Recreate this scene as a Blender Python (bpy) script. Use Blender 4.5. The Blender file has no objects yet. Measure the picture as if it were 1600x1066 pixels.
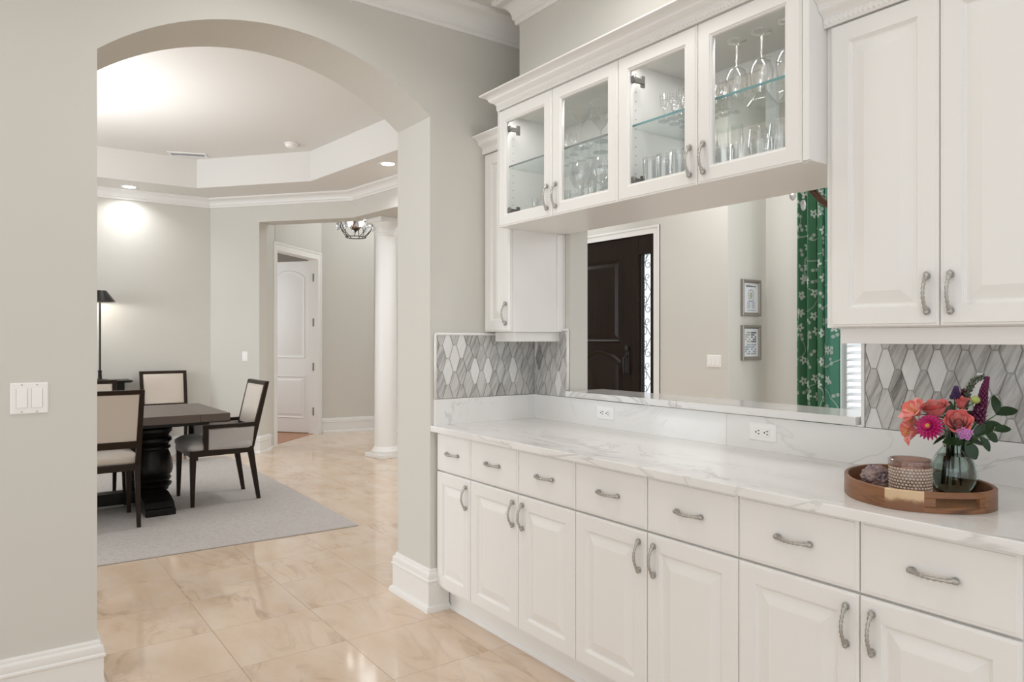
import bpy, bmesh, math, random
from mathutils import Vector, Matrix
random.seed(7)
PI = math.pi
SC = bpy.context.scene
COL = SC.collection

# ------------------------------------------------------------------ camera, world, exposure
cam_d = bpy.data.cameras.new('camera')
cam = bpy.data.objects.new('camera', cam_d)
COL.objects.link(cam)
YAW = math.atan2(820.0, 1135.0)
cam.location = (3.145, -1.803, 1.344)
fwd = Vector((-math.cos(YAW), math.sin(YAW), 0.0))
cam.rotation_euler = fwd.to_track_quat('-Z', 'Y').to_euler()
cam_d.sensor_width = 36.0
cam_d.lens = 36.0 * 1135.0 / 1600.0
cam_d.shift_y = -4.0 / 1600.0
cam_d.clip_start = 0.05
SC.camera = cam

wd = bpy.data.worlds.new('world')
SC.world = wd
wd.use_nodes = True
bg = wd.node_tree.nodes['Background']
bg.inputs[0].default_value = (0.92, 0.965, 1.0, 1)
bg.inputs[1].default_value = 1.25

SC.view_settings.view_transform = 'Standard'
SC.view_settings.look = 'None'
SC.view_settings.gamma = 1.0
SC.view_settings.exposure = -0.12
SC.view_settings.use_curve_mapping = False
try:
    SC.cycles.max_bounces = 14
    SC.cycles.diffuse_bounces = 6
    SC.cycles.transparent_max_bounces = 24
    SC.cycles.transmission_bounces = 12
    SC.cycles.caustics_refractive = False
    SC.cycles.caustics_reflective = False
    SC.cycles.sample_clamp_indirect = 6.0
except Exception:
    pass

def area_light(name, loc, target, size, size_y, power, color=(1, 1, 1), parent=None, shape='RECTANGLE', spread=PI):
    l = bpy.data.lights.new(name, 'AREA')
    l.shape = shape
    l.size = size
    l.size_y = size_y
    l.energy = power
    l.color = color
    l.spread = spread
    o = bpy.data.objects.new(name, l)
    COL.objects.link(o)
    o.location = loc
    o.rotation_euler = (Vector(target) - Vector(loc)).to_track_quat('-Z', 'Y').to_euler()
    if parent:
        o.parent = parent
        o.location = Vector(loc) - parent.location
    return o

# added daylight fill as from unseen windows; only the alcove one is modelled
DAY = (0.93, 0.97, 1.0)
WARM = (1.0, 0.975, 0.94)
NEUT = (0.985, 0.99, 1.0)
area_light('daylight_fill', (4.6, -4.4, 1.7), (0.6, 0.0, 1.3), 2.6, 2.2, 17, DAY)
area_light('daylight_fill', (0.9, -4.8, 1.7), (1.2, 0.0, 1.5), 2.2, 2.0, 9, DAY)
area_light('daylight_fill', (-3.2, -5.4, 1.7), (-3.4, 0.0, 1.8), 3.0, 2.2, 115, DAY)
area_light('daylight_fill', (0.9, 4.2, 1.7), (-1.2, 3.0, 1.5), 1.4, 2.2, 26, DAY)
area_light('daylight_fill', (-3.0, 3.3, 3.3), (-4.6, 1.9, 0.6), 1.5, 1.2, 20, DAY)  # unseen fill added high in the foyer, aimed towards the column
area_light('hall_fill_light', (-5.9, 3.0, 3.5), (-5.9, 2.2, 0.0), 1.6, 1.0, 26, DAY)
area_light('daylight_fill', (-7.4, -0.8, 1.7), (-7.2, 1.6, 1.4), 1.6, 2.0, 38, DAY)  # unseen bedroom fill added to brighten the open hall door

def point_light(name, loc, power, r=0.1, color=(1, 1, 1)):
    l = bpy.data.lights.new(name, 'POINT')
    l.energy = power; l.shadow_soft_size = r; l.color = color
    o = bpy.data.objects.new(name, l); COL.objects.link(o); o.location = loc
    return o
# added dining ceiling fill, as from an unseen chandelier behind the arch wall
area_light('dining_fill_light', (-3.3, -1.55, 2.25), (-3.3, -1.55, 3.3), 1.3, 1.3, 32, NEUT, shape='DISK')
point_light('dining_fill_light', (-3.3, -1.55, 2.0), 6, 0.25, NEUT)
point_light('alcove_chandelier_light', (1.8, 1.5, 2.25), 18, 0.2, NEUT)
area_light('foyer_fill_light', (-0.8, 3.1, 3.55), (-0.8, 3.1, 0.0), 0.5, 0.5, 30, NEUT, shape='DISK')  # added overhead fill for the foyer and alcove walls, no fixture

# ------------------------------------------------------------------ materials
MATS = {}
def nodes_of(m):
    m.use_nodes = True
    nt = m.node_tree
    return nt, nt.nodes, nt.links, nt.nodes['Principled BSDF']

def mat(name, col, rough=0.5, metal=0.0, spec=0.5, emit=None, estr=1.0, trans=0.0, ior=1.45, coat=0.0, bump=None, sheen=0.0, alpha=None):
    m = bpy.data.materials.new(name)
    nt, N, L, b = nodes_of(m)
    b.inputs['Base Color'].default_value = (*col, 1)
    b.inputs['Roughness'].default_value = rough
    b.inputs['Metallic'].default_value = metal
    b.inputs['Specular IOR Level'].default_value = spec
    b.inputs['IOR'].default_value = ior
    b.inputs['Transmission Weight'].default_value = trans
    b.inputs['Coat Weight'].default_value = coat
    b.inputs['Coat Roughness'].default_value = 0.08
    b.inputs['Sheen Weight'].default_value = sheen
    if emit:
        b.inputs['Emission Color'].default_value = (*emit, 1)
        b.inputs['Emission Strength'].default_value = estr
    if bump:
        sc, st = bump
        tc = N.new('ShaderNodeTexCoord')
        nz = N.new('ShaderNodeTexNoise')
        nz.inputs['Scale'].default_value = sc
        nz.inputs['Detail'].default_value = 3
        bp = N.new('ShaderNodeBump')
        bp.inputs['Strength'].default_value = st
        bp.inputs['Distance'].default_value = 0.004
        L.new(tc.outputs['Object'], nz.inputs['Vector'])
        L.new(nz.outputs['Fac'], bp.inputs['Height'])
        L.new(bp.outputs[0], b.inputs['Normal'])
    MATS[name] = m
    return m

def ramp(N, stops):
    r = N.new('ShaderNodeValToRGB')
    e = r.color_ramp.elements
    while len(e) < len(stops):
        e.new(0.5)
    for i, (p, c) in enumerate(stops):
        e[i].position = p
        e[i].color = (*c, 1) if len(c) == 3 else c
    return r

def veined(name, base, vein, scale=2.0, rough=0.12, rot=(0, 0, 0), stretch=(1, 1, 1), dist=1.2, w0=0.47, w1=0.5, w2=0.53, per_object=False, cloud=None, soft=0.5, spec=0.5):
    """stone with warped, narrow veins; veins come from the middle band of a noise field"""
    m = bpy.data.materials.new(name)
    nt, N, L, b = nodes_of(m)
    b.inputs['Roughness'].default_value = rough
    b.inputs['Specular IOR Level'].default_value = spec
    tc = N.new('ShaderNodeTexCoord')
    mp = N.new('ShaderNodeMapping')
    mp.inputs['Rotation'].default_value = rot
    mp.inputs['Scale'].default_value = stretch
    src = tc.outputs['Object']
    if per_object:
        oi = N.new('ShaderNodeObjectInfo')
        ml = N.new('ShaderNodeVectorMath'); ml.operation = 'SCALE'
        cmb = N.new('ShaderNodeCombineXYZ')
        L.new(oi.outputs['Random'], cmb.inputs[0]); L.new(oi.outputs['Random'], cmb.inputs[1]); L.new(oi.outputs['Random'], cmb.inputs[2])
        L.new(cmb.outputs[0], ml.inputs[0]); ml.inputs['Scale'].default_value = 37.0
        ad = N.new('ShaderNodeVectorMath'); ad.operation = 'ADD'
        L.new(tc.outputs['Object'], ad.inputs[0]); L.new(ml.outputs[0], ad.inputs[1])
        src = ad.outputs[0]
    L.new(src, mp.inputs['Vector'])
    n1 = N.new('ShaderNodeTexNoise')
    n1.inputs['Scale'].default_value = scale
    n1.inputs['Detail'].default_value = 7
    n1.inputs['Roughness'].default_value = 0.55
    n1.inputs['Distortion'].default_value = dist
    L.new(mp.outputs[0], n1.inputs['Vector'])
    r1 = ramp(N, [(w0, base), (w1, vein), (w2, base)])
    L.new(n1.outputs['Fac'], r1.inputs[0])
    n2 = N.new('ShaderNodeTexNoise')
    n2.inputs['Scale'].default_value = scale * 0.6
    n2.inputs['Detail'].default_value = 5
    L.new(mp.outputs[0], n2.inputs['Vector'])
    r2 = ramp(N, [(0.42, (0, 0, 0)), (0.68, (1, 1, 1))])
    L.new(n2.outputs['Fac'], r2.inputs[0])
    mx = N.new('ShaderNodeMixRGB')
    mx.inputs[1].default_value = (*base, 1)
    L.new(r2.outputs[0], mx.inputs[0])
    L.new(r1.outputs[0], mx.inputs[2])
    out = mx.outputs[0]
    if cloud:
        n3 = N.new('ShaderNodeTexNoise')
        n3.inputs['Scale'].default_value = scale * 1.7
        n3.inputs['Detail'].default_value = 6
        L.new(mp.outputs[0], n3.inputs['Vector'])
        r3 = ramp(N, [(0.35, (0, 0, 0)), (0.75, (1, 1, 1))])
        L.new(n3.outputs['Fac'], r3.inputs[0])
        sc = N.new('ShaderNodeMath'); sc.operation = 'MULTIPLY'
        L.new(r3.outputs[0], sc.inputs[0]); sc.inputs[1].default_value = soft
        m2 = N.new('ShaderNodeMixRGB')
        L.new(sc.outputs[0], m2.inputs[0])
        L.new(out, m2.inputs[1])
        m2.inputs[2].default_value = (*cloud, 1)
        out = m2.outputs[0]
    L.new(out, b.inputs['Base Color'])
    MATS[name] = m
    return m

def thin_glass(name, tint=(1, 1, 1), k=1.0, rough=0.0, k0=0.03, expo=5.0):
    m = bpy.data.materials.new(name)
    m.use_nodes = True
    nt = m.node_tree; N = nt.nodes; L = nt.links
    N.remove(N['Principled BSDF'])
    t = N.new('ShaderNodeBsdfTransparent'); t.inputs[0].default_value = (*tint, 1)
    g = N.new('ShaderNodeBsdfGlossy'); g.inputs['Roughness'].default_value = rough
    f = N.new('ShaderNodeLayerWeight'); f.inputs[0].default_value = 0.5
    pw = N.new('ShaderNodeMath'); pw.operation = 'POWER'; pw.inputs[1].default_value = expo
    mu = N.new('ShaderNodeMath'); mu.operation = 'MULTIPLY_ADD'; mu.inputs[1].default_value = k; mu.inputs[2].default_value = k0; mu.use_clamp = True
    L.new(f.outputs['Facing'], pw.inputs[0])
    L.new(pw.outputs[0], mu.inputs[0])
    mx = N.new('ShaderNodeMixShader')
    L.new(mu.outputs[0], mx.inputs[0]); L.new(t.outputs[0], mx.inputs[1]); L.new(g.outputs[0], mx.inputs[2])
    L.new(mx.outputs[0], N['Material Output'].inputs[0])
    MATS[name] = m
    return m

mat('wall_paint', (0.63, 0.615, 0.572), 0.7, spec=0.25, bump=(160, 0.06))
mat('ceiling_paint', (0.74, 0.725, 0.70), 0.8, spec=0.2, bump=(90, 0.10))
mat('trim_white', (0.80, 0.792, 0.775), 0.38)
mat('cabinet_white', (0.82, 0.81, 0.79), 0.34)
mat('cabinet_inside', (0.80, 0.79, 0.77), 0.5)
mat('pin_hole', (0.25, 0.24, 0.23), 0.6)
mat('white_plastic', (0.86, 0.855, 0.84), 0.3)
mat('gap_grey', (0.50, 0.49, 0.47), 0.5)
mat('dark_slot', (0.05, 0.05, 0.05), 0.6)
mat('nickel', (0.50, 0.485, 0.455), 0.26, metal=1.0, bump=(420, 0.6))
mat('steel_grey', (0.20, 0.195, 0.185), 0.4, metal=0.7)
mat('hinge_bronze', (0.22, 0.20, 0.18), 0.45, metal=0.6)
mat('espresso_wood', (0.024, 0.014, 0.009), 0.38, spec=0.22)
mat('black_wood', (0.007, 0.006, 0.005), 0.32, spec=0.3)
mat('table_top_wood', (0.115, 0.085, 0.07), 0.33)
mat('linen', (0.62, 0.555, 0.49), 0.9, sheen=0.2, bump=(350, 0.35))
mat('linen_grey', (0.50, 0.475, 0.46), 0.9, sheen=0.2, bump=(350, 0.35))
veined('rug_wool', (0.47, 0.44, 0.42), (0.34, 0.315, 0.305), 60, 0.95, dist=0.3, w0=0.35, w2=0.65, cloud=(0.58, 0.54, 0.515), soft=0.6)
mat('lamp_black', (0.03, 0.028, 0.026), 0.28, metal=0.4)
mat('iron_black', (0.02, 0.02, 0.02), 0.5, metal=0.3)
mat('bulb', (1, 1, 1), 0.4, emit=(1, 0.97, 0.92), estr=9.0)
mat('brown_metal', (0.10, 0.055, 0.035), 0.4, metal=0.5)
mat('grey_frame', (0.30, 0.28, 0.25), 0.35, metal=0.6)
mat('paper', (0.80, 0.82, 0.86), 0.7)
mat('print_grey', (0.36, 0.39, 0.45), 0.8)
mat('print_dark', (0.10, 0.11, 0.13), 0.8)
mat('print_olive', (0.46, 0.46, 0.36), 0.8)
mat('shutter_white', (0.86, 0.87, 0.88), 0.4)
mat('grout', (0.50, 0.485, 0.46), 0.8)
mat('floor_grout', (0.52, 0.41, 0.31), 0.7)
mat('green_leaf', (0.013, 0.040, 0.011), 0.38)
mat('stem_green', (0.05, 0.11, 0.03), 0.45)
mat('bud_green', (0.36, 0.42, 0.10), 0.45)
mat('coral_petal', (0.70, 0.150, 0.140), 0.55, sheen=0.2)
mat('coral_pale', (0.78, 0.30, 0.27), 0.55, sheen=0.2)
mat('pink_orange', (0.66, 0.14, 0.11), 0.55)
mat('magenta_petal', (0.48, 0.005, 0.125), 0.5)
mat('magenta_deep', (0.36, 0.004, 0.10), 0.5)
mat('yellow_centre', (0.62, 0.44, 0.10), 0.6)
mat('plum_flower', (0.12, 0.012, 0.060), 0.55)
mat('violet_flower', (0.055, 0.022, 0.085), 0.55)
mat('lilac_flower', (0.52, 0.20, 0.48), 0.55)
mat('grey_green', (0.10, 0.11, 0.075), 0.6)
mat('water', (0.70, 0.74, 0.70), 0.0, trans=1.0, ior=1.33)
mat('vase_glass', (0.72, 0.83, 0.80), 0.0, trans=1.0, ior=1.45)
mat('crystal', (0.97, 0.98, 1.0), 0.05, trans=0.55, ior=1.6)
mat('wood_floor', (0.40, 0.165, 0.06), 0.3)
thin_glass('pane_glass', (0.985, 0.99, 0.988), 0.5, k0=0.02)
thin_glass('shelf_glass', (0.93, 0.965, 0.96), 0.7, k0=0.03)
thin_glass('stemware', (0.98, 0.985, 0.983), 0.9, 0.07, 0.16, 3.0)
mat('shelf_edge', (0.18, 0.36, 0.37), 0.15)  # brighter light in the right cabinet painted in as teal
mat('shelf_edge_grey', (0.20, 0.23, 0.225), 0.2)

veined('marble', (0.82, 0.812, 0.80), (0.42, 0.41, 0.40), 1.25, 0.09, rot=(0.75, 0.25, 0.55), stretch=(0.9, 2.0, 1.9), dist=2.0, w0=0.474, w1=0.5, w2=0.513, cloud=(0.69, 0.68, 0.665), soft=0.5)
def tile_stone(name, base, vein, dark, amount):
    """banded grey marble, bands leaning to the right, different on every tile"""
    m = bpy.data.materials.new(name)
    nt, N, L, b = nodes_of(m)
    b.inputs['Roughness'].default_value = 0.13
    tc = N.new('ShaderNodeTexCoord'); oi = N.new('ShaderNodeObjectInfo')
    sp = N.new('ShaderNodeSeparateXYZ'); L.new(tc.outputs['Object'], sp.inputs[0])
    def mth(op, a, b_):
        n = N.new('ShaderNodeMath'); n.operation = op
        for i, v in enumerate((a, b_)):
            if isinstance(v, (int, float)): n.inputs[i].default_value = v
            else: L.new(v, n.inputs[i])
        return n.outputs[0]
    xy = mth('ADD', sp.outputs[0], sp.outputs[1])
    uu = mth('SUBTRACT', xy, mth('MULTIPLY', sp.outputs[2], 0.50))
    cb = N.new('ShaderNodeCombineXYZ')
    L.new(mth('ADD', mth('MULTIPLY', uu, 62.0), mth('MULTIPLY', oi.outputs['Random'], 91.0)), cb.inputs[0])
    L.new(mth('MULTIPLY', sp.outputs[2], 7.0), cb.inputs[1])
    L.new(mth('MULTIPLY', oi.outputs['Random'], 53.0), cb.inputs[2])
    n1 = N.new('ShaderNodeTexNoise'); n1.inputs['Scale'].default_value = 1.0; n1.inputs['Detail'].default_value = 6; n1.inputs['Roughness'].default_value = 0.6
    L.new(cb.outputs[0], n1.inputs['Vector'])
    r1 = ramp(N, [(0.30, dark), (0.44, vein), (0.56, base), (0.72, base)])
    L.new(n1.outputs['Fac'], r1.inputs[0])
    mx = N.new('ShaderNodeMixRGB'); mx.inputs[0].default_value = amount; mx.inputs[1].default_value = (*base, 1)
    L.new(r1.outputs[0], mx.inputs[2])
    L.new(mx.outputs[0], b.inputs['Base Color'])
    MATS[name] = m
tile_stone('tile_light', (0.58, 0.57, 0.55), (0.47, 0.46, 0.44), (0.38, 0.37, 0.35), 0.8)
tile_stone('tile_vein', (0.53, 0.52, 0.50), (0.40, 0.39, 0.375), (0.25, 0.245, 0.235), 1.0)
tile_stone('tile_white', (0.72, 0.715, 0.70), (0.68, 0.67, 0.66), (0.64, 0.63, 0.62), 0.6)
tile_stone('tile_dark', (0.40, 0.39, 0.37), (0.25, 0.245, 0.235), (0.13, 0.125, 0.12), 1.0)
veined('travertine', (0.66, 0.505, 0.375), (0.47, 0.34, 0.24), 2.1, 0.09, rot=(0, 0, 1.2), stretch=(0.9, 2.1, 1), dist=1.5, w0=0.42, w1=0.5, w2=0.55, per_object=True, cloud=(0.72, 0.61, 0.51), soft=0.9)
veined('acacia', (0.26, 0.112, 0.045), (0.07, 0.030, 0.014), 6, 0.36, stretch=(1, 1, 7), per_object=True, cloud=(0.16, 0.065, 0.028), soft=0.7, w0=0.40, w2=0.60)
def sapwood(name):
    """acacia stave with a pale sapwood band along its upper part"""
    m = bpy.data.materials.new(name)
    nt, N, L, b = nodes_of(m)
    b.inputs['Roughness'].default_value = 0.38
    tc = N.new('ShaderNodeTexCoord'); sp = N.new('ShaderNodeSeparateXYZ'); L.new(tc.outputs['Object'], sp.inputs[0])
    nz = N.new('ShaderNodeTexNoise'); nz.inputs['Scale'].default_value = 22; nz.inputs['Detail'].default_value = 3
    L.new(tc.outputs['Object'], nz.inputs['Vector'])
    ma = N.new('ShaderNodeMath'); ma.operation = 'MULTIPLY_ADD'; ma.inputs[1].default_value = 0.05; L.new(nz.outputs['Fac'], ma.inputs[0]); L.new(sp.outputs[2], ma.inputs[2])
    r = ramp(N, [(0.045, (0.20, 0.085, 0.035)), (0.051, (0.34, 0.20, 0.10)), (0.056, (0.60, 0.42, 0.25)), (0.09, (0.64, 0.46, 0.28))])
    L.new(ma.outputs[0], r.inputs[0]); L.new(r.outputs[0], b.inputs['Base Color'])
    MATS[name] = m
sapwood('acacia_pale')
veined('amethyst', (0.17, 0.12, 0.16), (0.025, 0.010, 0.04), 26, 0.22, dist=0.5, w0=0.36, w1=0.5, w2=0.60, cloud=(0.50, 0.37, 0.27), soft=0.7)
veined('front_door_wood', (0.014, 0.0085, 0.006), (0.006, 0.004, 0.003), 4, 0.30, stretch=(7, 2, 0.4), cloud=(0.026, 0.014, 0.009), soft=0.5, spec=0.16)
veined('planks', (0.090, 0.064, 0.050), (0.050, 0.035, 0.027), 5, 0.36, stretch=(6, 0.6, 1), cloud=(0.09, 0.066, 0.054), soft=0.5, per_object=True, spec=0.6)

def make_jar_mat():
    thin_glass('jar_glass', (0.84, 0.74, 0.69), 0.8, k0=0.07, expo=3.0)
    mat('hobnail_glass', (0.92, 0.75, 0.62), 0.05, trans=0.40, ior=1.45, coat=1.0)
    thin_glass('jar_rim', (0.90, 0.84, 0.83), 0.8, k0=0.08, expo=3.0)
    mat('wax', (0.74, 0.58, 0.46), 0.6)
make_jar_mat()

def floral_fabric(name, c_base, c_dark, transl):
    """green cloth printed with pale five-petalled blossoms, leaves and thin twigs"""
    m = bpy.data.materials.new(name)
    nt, N, L, b = nodes_of(m)
    b.inputs['Roughness'].default_value = 0.85
    tc = N.new('ShaderNodeTexCoord')
    uv = tc.outputs['UV']
    def math(op, a, bb=None, c=None):
        n = N.new('ShaderNodeMath'); n.operation = op
        for i, v in enumerate((a, bb, c)):
            if v is None: continue
            if isinstance(v, (int, float)): n.inputs[i].default_value = v
            else: L.new(v, n.inputs[i])
        return n.outputs[0]
    def flowers(scale, off, r0, petals, amp):
        mp = N.new('ShaderNodeMapping'); mp.inputs['Location'].default_value = off
        L.new(uv, mp.inputs['Vector'])
        v = N.new('ShaderNodeTexVoronoi'); v.voronoi_dimensions = '2D'
        v.inputs['Scale'].default_value = scale
        v.inputs['Randomness'].default_value = 0.75
        L.new(mp.outputs[0], v.inputs['Vector'])
        sb = N.new('ShaderNodeVectorMath'); sb.operation = 'SUBTRACT'
        L.new(mp.outputs[0], sb.inputs[0]); L.new(v.outputs['Position'], sb.inputs[1])
        sp = N.new('ShaderNodeSeparateXYZ'); L.new(sb.outputs[0], sp.inputs[0])
        ang = math('ARCTAN2', sp.outputs[1], sp.outputs[0])
        sc_ = N.new('ShaderNodeSeparateColor'); L.new(v.outputs['Color'], sc_.inputs[0])
        ph = math('MULTIPLY', sc_.outputs[0], 6.28)
        cs = math('COSINE', math('MULTIPLY_ADD', ang, float(petals), ph))
        rad = math('MULTIPLY_ADD', cs, amp * r0, r0)
        d = v.outputs['Distance']
        ring = math('LESS_THAN', d, rad)
        core = math('GREATER_THAN', d, r0 * 0.28)
        show = math('GREATER_THAN', sc_.outputs[1], 0.40)
        return math('MULTIPLY', math('MULTIPLY', ring, core), show)
    f1 = flowers(6.5, (0.1, 0.2, 0), 0.21, 5, 0.32)
    f2 = flowers(8.0, (3.3, 1.7, 0), 0.17, 2, 0.75)
    nz = N.new('ShaderNodeTexNoise'); nz.inputs['Scale'].default_value = 2.2; nz.inputs['Detail'].default_value = 1
    L.new(uv, nz.inputs['Vector'])
    tw = math('LESS_THAN', math('ABSOLUTE', math('SUBTRACT', nz.outputs['Fac'], 0.5)), 0.006)
    mask = math('MAXIMUM', math('MAXIMUM', f1, math('MULTIPLY', f2, 0.75)), math('MULTIPLY', tw, 0.55))
    mx = N.new('ShaderNodeMixRGB')
    L.new(mask, mx.inputs[0]); mx.inputs[1].default_value = (*c_base, 1); mx.inputs[2].default_value = (0.60, 0.64, 0.60, 1)
    L.new(mx.outputs[0], b.inputs['Base Color'])
    tr = N.new('ShaderNodeBsdfTranslucent'); L.new(mx.outputs[0], tr.inputs[0])
    ms = N.new('ShaderNodeMixShader'); ms.inputs[0].default_value = transl
    L.new(b.outputs[0], ms.inputs[1]); L.new(tr.outputs[0], ms.inputs[2])
    L.new(ms.outputs[0], N['Material Output'].inputs[0])
    MATS[name] = m
floral_fabric('floral_green', (0.068, 0.205, 0.105), (0.02, 0.1, 0.05), 0.25)
floral_fabric('floral_green_backlit', (0.10, 0.30, 0.22), (0.06, 0.2, 0.1), 0.45)  # same green cloth, backlight painted in as a paler base

# ------------------------------------------------------------------ mesh builder
class MB:
    def __init__(s):
        s.v = []; s.f = []; s.uv = None
    def add(s, vs, fs):
        o = len(s.v)
        s.v += [tuple(p) for p in vs]
        s.f += [tuple(i + o for i in f) for f in fs]
        return s
    def box(s, x0, y0, z0, x1, y1, z1):
        x0, x1 = min(x0, x1), max(x0, x1); y0, y1 = min(y0, y1), max(y0, y1); z0, z1 = min(z0, z1), max(z0, z1)
        return s.add([(x0, y0, z0), (x1, y0, z0), (x1, y1, z0), (x0, y1, z0), (x0, y0, z1), (x1, y0, z1), (x1, y1, z1), (x0, y1, z1)],
                     [(0, 3, 2, 1), (4, 5, 6, 7), (0, 1, 5, 4), (1, 2, 6, 5), (2, 3, 7, 6), (3, 0, 4, 7)])
    def prism(s, poly, a, b, axis='z'):
        """polygon (2D) extruded from a to b along an axis; 2D = the other two axes in order"""
        def P(p, d):
            return {'z': (p[0], p[1], d), 'y': (p[0], d, p[1]), 'x': (d, p[0], p[1])}[axis]
        n = len(poly)
        return s.add([P(p, a) for p in poly] + [P(p, b) for p in poly],
                     [tuple(range(n))[::-1], tuple(range(n, 2 * n))] + [(i, (i + 1) % n, (i + 1) % n + n, i + n) for i in range(n)])
    def lathe(s, prof, c=(0, 0, 0), seg=24, cap0=True, cap1=True, flute=0.0):
        vs = []; n = len(prof); rr0 = [p[0] for p in prof]
        for ri, z in prof:
            for k in range(seg):
                a = 2 * PI * k / seg
                r = ri * (1 + flute * (1 if k % 2 else -1))
                vs.append((c[0] + r * math.cos(a), c[1] + r * math.sin(a), c[2] + z))
        fs = [(i * seg + k, i * seg + (k + 1) % seg, (i + 1) * seg + (k + 1) % seg, (i + 1) * seg + k) for i in range(n - 1) for k in range(seg)]
        if cap0: fs.append(tuple(range(seg))[::-1])
        if cap1: fs.append(tuple((n - 1) * seg + k for k in range(seg)))
        return s.add(vs, fs)
    def tube(s, pts, rad, seg=8, cap=True, flat=1.0, up=None):
        pts = [Vector(p) for p in pts]
        n = len(pts)
        if not hasattr(rad, '__len__'): rad = [rad] * n
        ref = None; vs = []
        for i, p in enumerate(pts):
            t = (pts[min(i + 1, n - 1)] - pts[max(i - 1, 0)]).normalized()
            if ref is None:
                ref = Vector(up) if up else (Vector((0, 0, 1)) if abs(t.z) < 0.9 else Vector((1, 0, 0)))
            u = (ref - t * ref.dot(t)).normalized(); w = t.cross(u); ref = u
            for k in range(seg):
                a = 2 * PI * k / seg
                vs.append(p + u * (rad[i] * flat * math.cos(a)) + w * (rad[i] * math.sin(a)))
        fs = [(i * seg + k, i * seg + (k + 1) % seg, (i + 1) * seg + (k + 1) % seg, (i + 1) * seg + k) for i in range(n - 1) for k in range(seg)]
        if cap:
            fs.append(tuple(range(seg))[::-1]); fs.append(tuple((n - 1) * seg + k for k in range(seg)))
        return s.add(vs, fs)
    def ball(s, c, r, sx=1, sy=1, sz=1, seg=8, rings=5):
        prof = [(math.sin(PI * i / rings) * r, -math.cos(PI * i / rings) * r) for i in range(rings + 1)]
        vs = []; 
        for rr, z in prof[1:-1]:
            for k in range(seg):
                a = 2 * PI * k / seg
                vs.append((c[0] + rr * math.cos(a) * sx, c[1] + rr * math.sin(a) * sy, c[2] + z * sz))
        b = len(vs); vs += [(c[0], c[1], c[2] - r * sz), (c[0], c[1], c[2] + r * sz)]
        m = rings - 1
        fs = [(i * seg + k, i * seg + (k + 1) % seg, (i + 1) * seg + (k + 1) % seg, (i + 1) * seg + k) for i in range(m - 1) for k in range(seg)]
        fs += [(b, (k + 1) % seg, k) for k in range(seg)]
        fs += [(b + 1, (m - 1) * seg + k, (m - 1) * seg + (k + 1) % seg) for k in range(seg)]
        return s.add(vs, fs)
    def loops(s, rings, cap_first=False, cap_last=True, close=False):
        """bridge equal-length vertex rings"""
        n = len(rings[0]); vs = [p for r in rings for p in r]
        m = len(rings)
        fs = []
        for i in range(m if close else m - 1):
            j = (i + 1) % m
            for k in range(n):
                fs.append((i * n + k, i * n + (k + 1) % n, j * n + (k + 1) % n, j * n + k))
        if cap_first: fs.append(tuple(range(n))[::-1])
        if cap_last: fs.append(tuple((m - 1) * n + k for k in range(n)))
        return s.add(vs, fs)
    def sweep(s, prof, path, side=1, cap=True):
        """profile [(out, z)] swept along a plan path [(x, y)] with mitres; out is to the left (side=1) or right (-1)"""
        P = [Vector(p) for p in path]; n = len(P); rings = []
        for i in range(n):
            d0 = (P[i] - P[i - 1]).normalized() if i > 0 else None
            d1 = (P[i + 1] - P[i]).normalized() if i < n - 1 else None
            if d0 is None: d0 = d1
            if d1 is None: d1 = d0
            n0 = Vector((-d0.y, d0.x)) * side; n1 = Vector((-d1.y, d1.x)) * side
            m = (n0 + n1); m = m / max(1e-6, m.dot(n0))
            rings.append([(P[i].x + m.x * o, P[i].y + m.y * o, z) for o, z in prof])
        k = len(prof)
        vs = [p for r in rings for p in r]
        fs = [(i * k + j, i * k + (j + 1) % k, (i + 1) * k + (j + 1) % k, (i + 1) * k + j) for i in range(n - 1) for j in range(k)]
        if cap: fs += [tuple(range(k)), tuple((n - 1) * k + j for j in range(k))[::-1]]
        return s.add(vs, fs)
    def xform(s, M):
        s.v = [tuple(M @ Vector(p)) for p in s.v]
        return s
    def join(s, o):
        return s.add(o.v, o.f)
    def mesh(s, name, mt, smooth=False, off=(0, 0, 0), recalc=True, uvs=None):
        me = bpy.data.meshes.new(name)
        me.from_pydata([(x - off[0], y - off[1], z - off[2]) for x, y, z in s.v], [], s.f)
        if uvs:
            lay = me.uv_layers.new(name='UVMap')
            for lp in me.loops:
                lay.data[lp.index].uv = uvs[lp.vertex_index]
        if recalc:
            bm = bmesh.new(); bm.from_mesh(me)
            bmesh.ops.recalc_face_normals(bm, faces=bm.faces)
            bm.to_mesh(me); bm.free()
        if mt: me.materials.append(MATS[mt] if isinstance(mt, str) else mt)
        if smooth is True:
            me.shade_smooth()
        elif smooth:
            me.shade_smooth()
            try: me.set_sharp_from_angle(angle=math.radians(smooth))
            except Exception: pass
        return me

ROOTLOC = {}
def link(name, me, parent=None):
    o = bpy.data.objects.new(name, me)
    COL.objects.link(o)
    if parent is not None:
        o.parent = parent
        ROOTLOC[o] = ROOTLOC.get(parent, Vector((0, 0, 0)))
    else:
        ROOTLOC[o] = Vector((0, 0, 0))
    return o

def thing(name, label, cat, loc=(0, 0, 0), rz=0.0, group=None):
    o = link(name, None)
    o.location = loc; o.rotation_euler = (0, 0, rz)
    o.empty_display_size = 0.05
    ROOTLOC[o] = Vector(loc)
    o['label'] = label; o['category'] = cat
    if group: o['group'] = group
    return o

def bev(o, w, seg=2):
    m = o.modifiers.new('bevel', 'BEVEL'); m.width = w; m.segments = seg; m.limit_method = 'ANGLE'; m.angle_limit = 0.6
    m.harden_normals = False
    return o

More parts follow.
